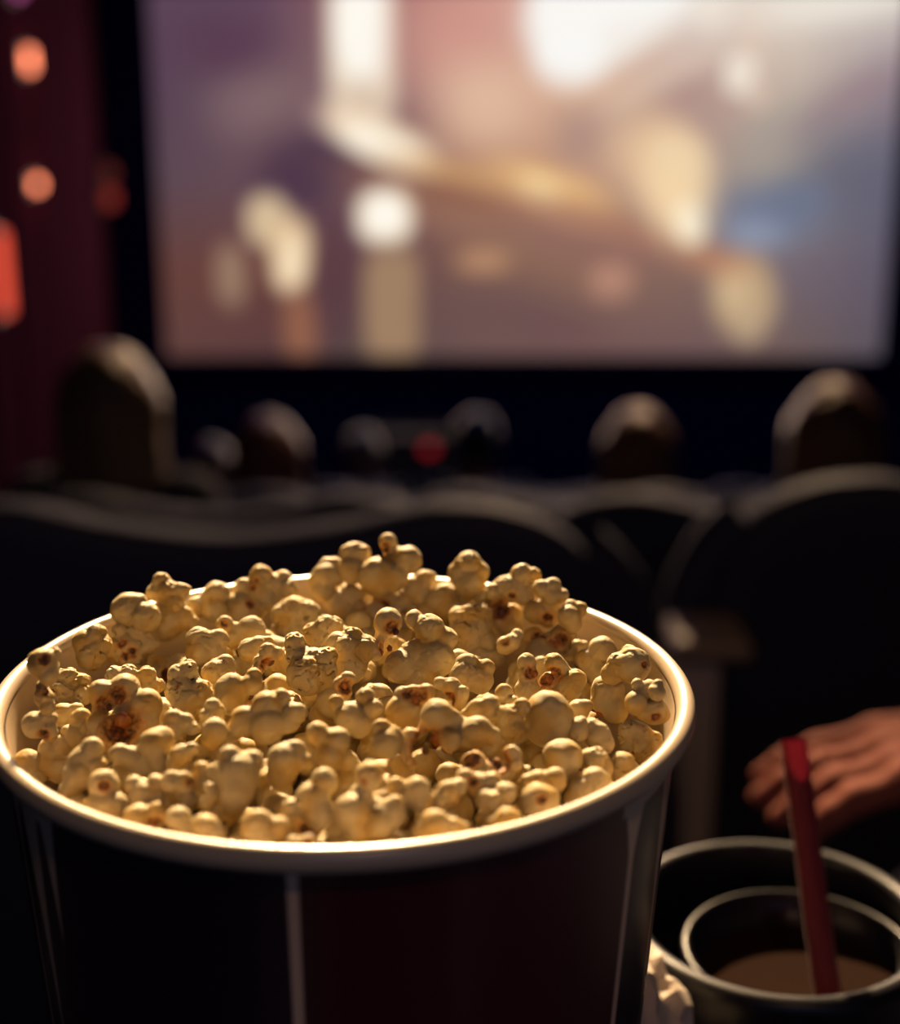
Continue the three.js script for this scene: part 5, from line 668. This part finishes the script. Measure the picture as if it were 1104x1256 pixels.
function addHulls(t, pits) {
  const mid = V(0, 0, 0);
  for (const [a, b, c, r] of pits) {
    if (r < 1.35) continue;
    const h = mesh('hull', hullShape, hullMat[(Math.abs(a * 7 + b * 3) | 0) % 2], t), d = V(a, b, c);
    const n = d.clone().sub(mid).normalize();
    h.quaternion.setFromUnitVectors(V(0, 1, 0), n.clone().lerp(V(0.3, 0.2, 0.9), 0.5).normalize());
    h.position.copy(d).addScaledVector(n, -r * 0.75).multiplyScalar(0.001);
    h.scale.setScalar(r * 0.00055);
    h.userData.label = 'glossy brown hull flake';
  }
}
KERNELS.forEach(([label, crinkle, at, lobes, pits], i) => {
  const t = thing('popcorn_kernel', label, 'popcorn', [B.at.x + at[0] / 1000, B.at.y + at[1] / 1000, B.at.z + at[2] / 1000], 0, 'popcorn in the striped bucket');
  mesh('puffed_flesh', kernelGeometry(lobes, pits, crinkle, i + 1), corn, t);
  addHulls(t, pits);
});
// the layers under the top one, seen only through the gaps
{
  const R = rng(77), kinds = [];
  for (let v = 0; v < 7; v++) {
    const n = 5 + (R() * 4 | 0), lobes = [[0, 0, 0, 4.6]];
    for (let i = 0; i < n; i++) { const u = R() * 2 - 1, a = R() * 6.283, s = Math.sqrt(1 - u * u), d = 3.6 + R() * 3; lobes.push([s * Math.cos(a) * d, u * d * 0.85, s * Math.sin(a) * d, 2.8 + R() * 2.4]); }
    const pits = v % 2 ? [[0.5, 2, 6, 2.2]] : [];
    kinds.push([kernelGeometry(lobes, pits, R() * 0.7, 300 + v, 0.95), pits]);
  }
  const where = (x, z) => `${z < -0.026 ? 'back' : z > 0.026 ? 'front' : 'middle'} ${x < -0.026 ? 'left' : x > 0.026 ? 'right' : 'centre'}`;
  const spots = (y, rmax, pitch, put) => {
    for (let i = -6; i <= 6; i++) for (let j = -6; j <= 6; j++) {
      const x = (i + (j % 2 ? 0.5 : 0)) * pitch + (R() - 0.5) * 0.005, z = j * pitch * 0.87 + (R() - 0.5) * 0.005, r = Math.hypot(x, z);
      if (r < rmax) put(x, y + 0.002 - 0.010 * (r / 0.09) ** 3 + (z < -0.02 ? 0.005 : z > 0.01 ? -0.005 : 0) + (R() - 0.5) * 0.004, z);
    }
  };
  spots(-0.011, 0.078, 0.0175, (x, y, z) => {
    const [g, pits] = kinds[R() * kinds.length | 0], w = where(x, z);
    const t = thing('popcorn_kernel', `half-buried popcorn kernel peeping through gaps in the ${w} of the heap`, 'popcorn', [B.at.x + x, B.at.y + y, B.at.z + z], 0, `half-buried popcorn, ${w} of the heap`);
    t.rotation.set(R() * 6.28, R() * 6.28, R() * 6.28); t.scale.setScalar(0.85 + R() * 0.3);
    mesh('puffed_flesh', g, corn, t); addHulls(t, pits);
  });
  // everything further down, past counting
  const deep = [];
  for (let y = -0.029, rmax = 0.078; y > -0.172; y -= 0.016, rmax -= 0.0009) spots(y, rmax, 0.020, (x, yy, z) => deep.push([x, yy, z]));
  const fill = new THREE.InstancedMesh(kinds[0][0], corn, deep.length), o = new THREE.Object3D();
  deep.forEach(([x, y, z], i) => { o.position.set(x, y, z); o.rotation.set(R() * 6, R() * 6, R() * 6); o.scale.setScalar(0.9 + R() * 0.25); o.updateMatrix(); fill.setMatrixAt(i, o.matrix); });
  fill.name = 'buried_popcorn'; fill.position.copy(B.at); fill.castShadow = fill.receiveShadow = true;
  fill.userData = { kind: 'stuff', label: 'popcorn filling the bucket below the visible heap', category: 'popcorn' };
  scene.add(fill);
}
renderer.render(scene, camera);
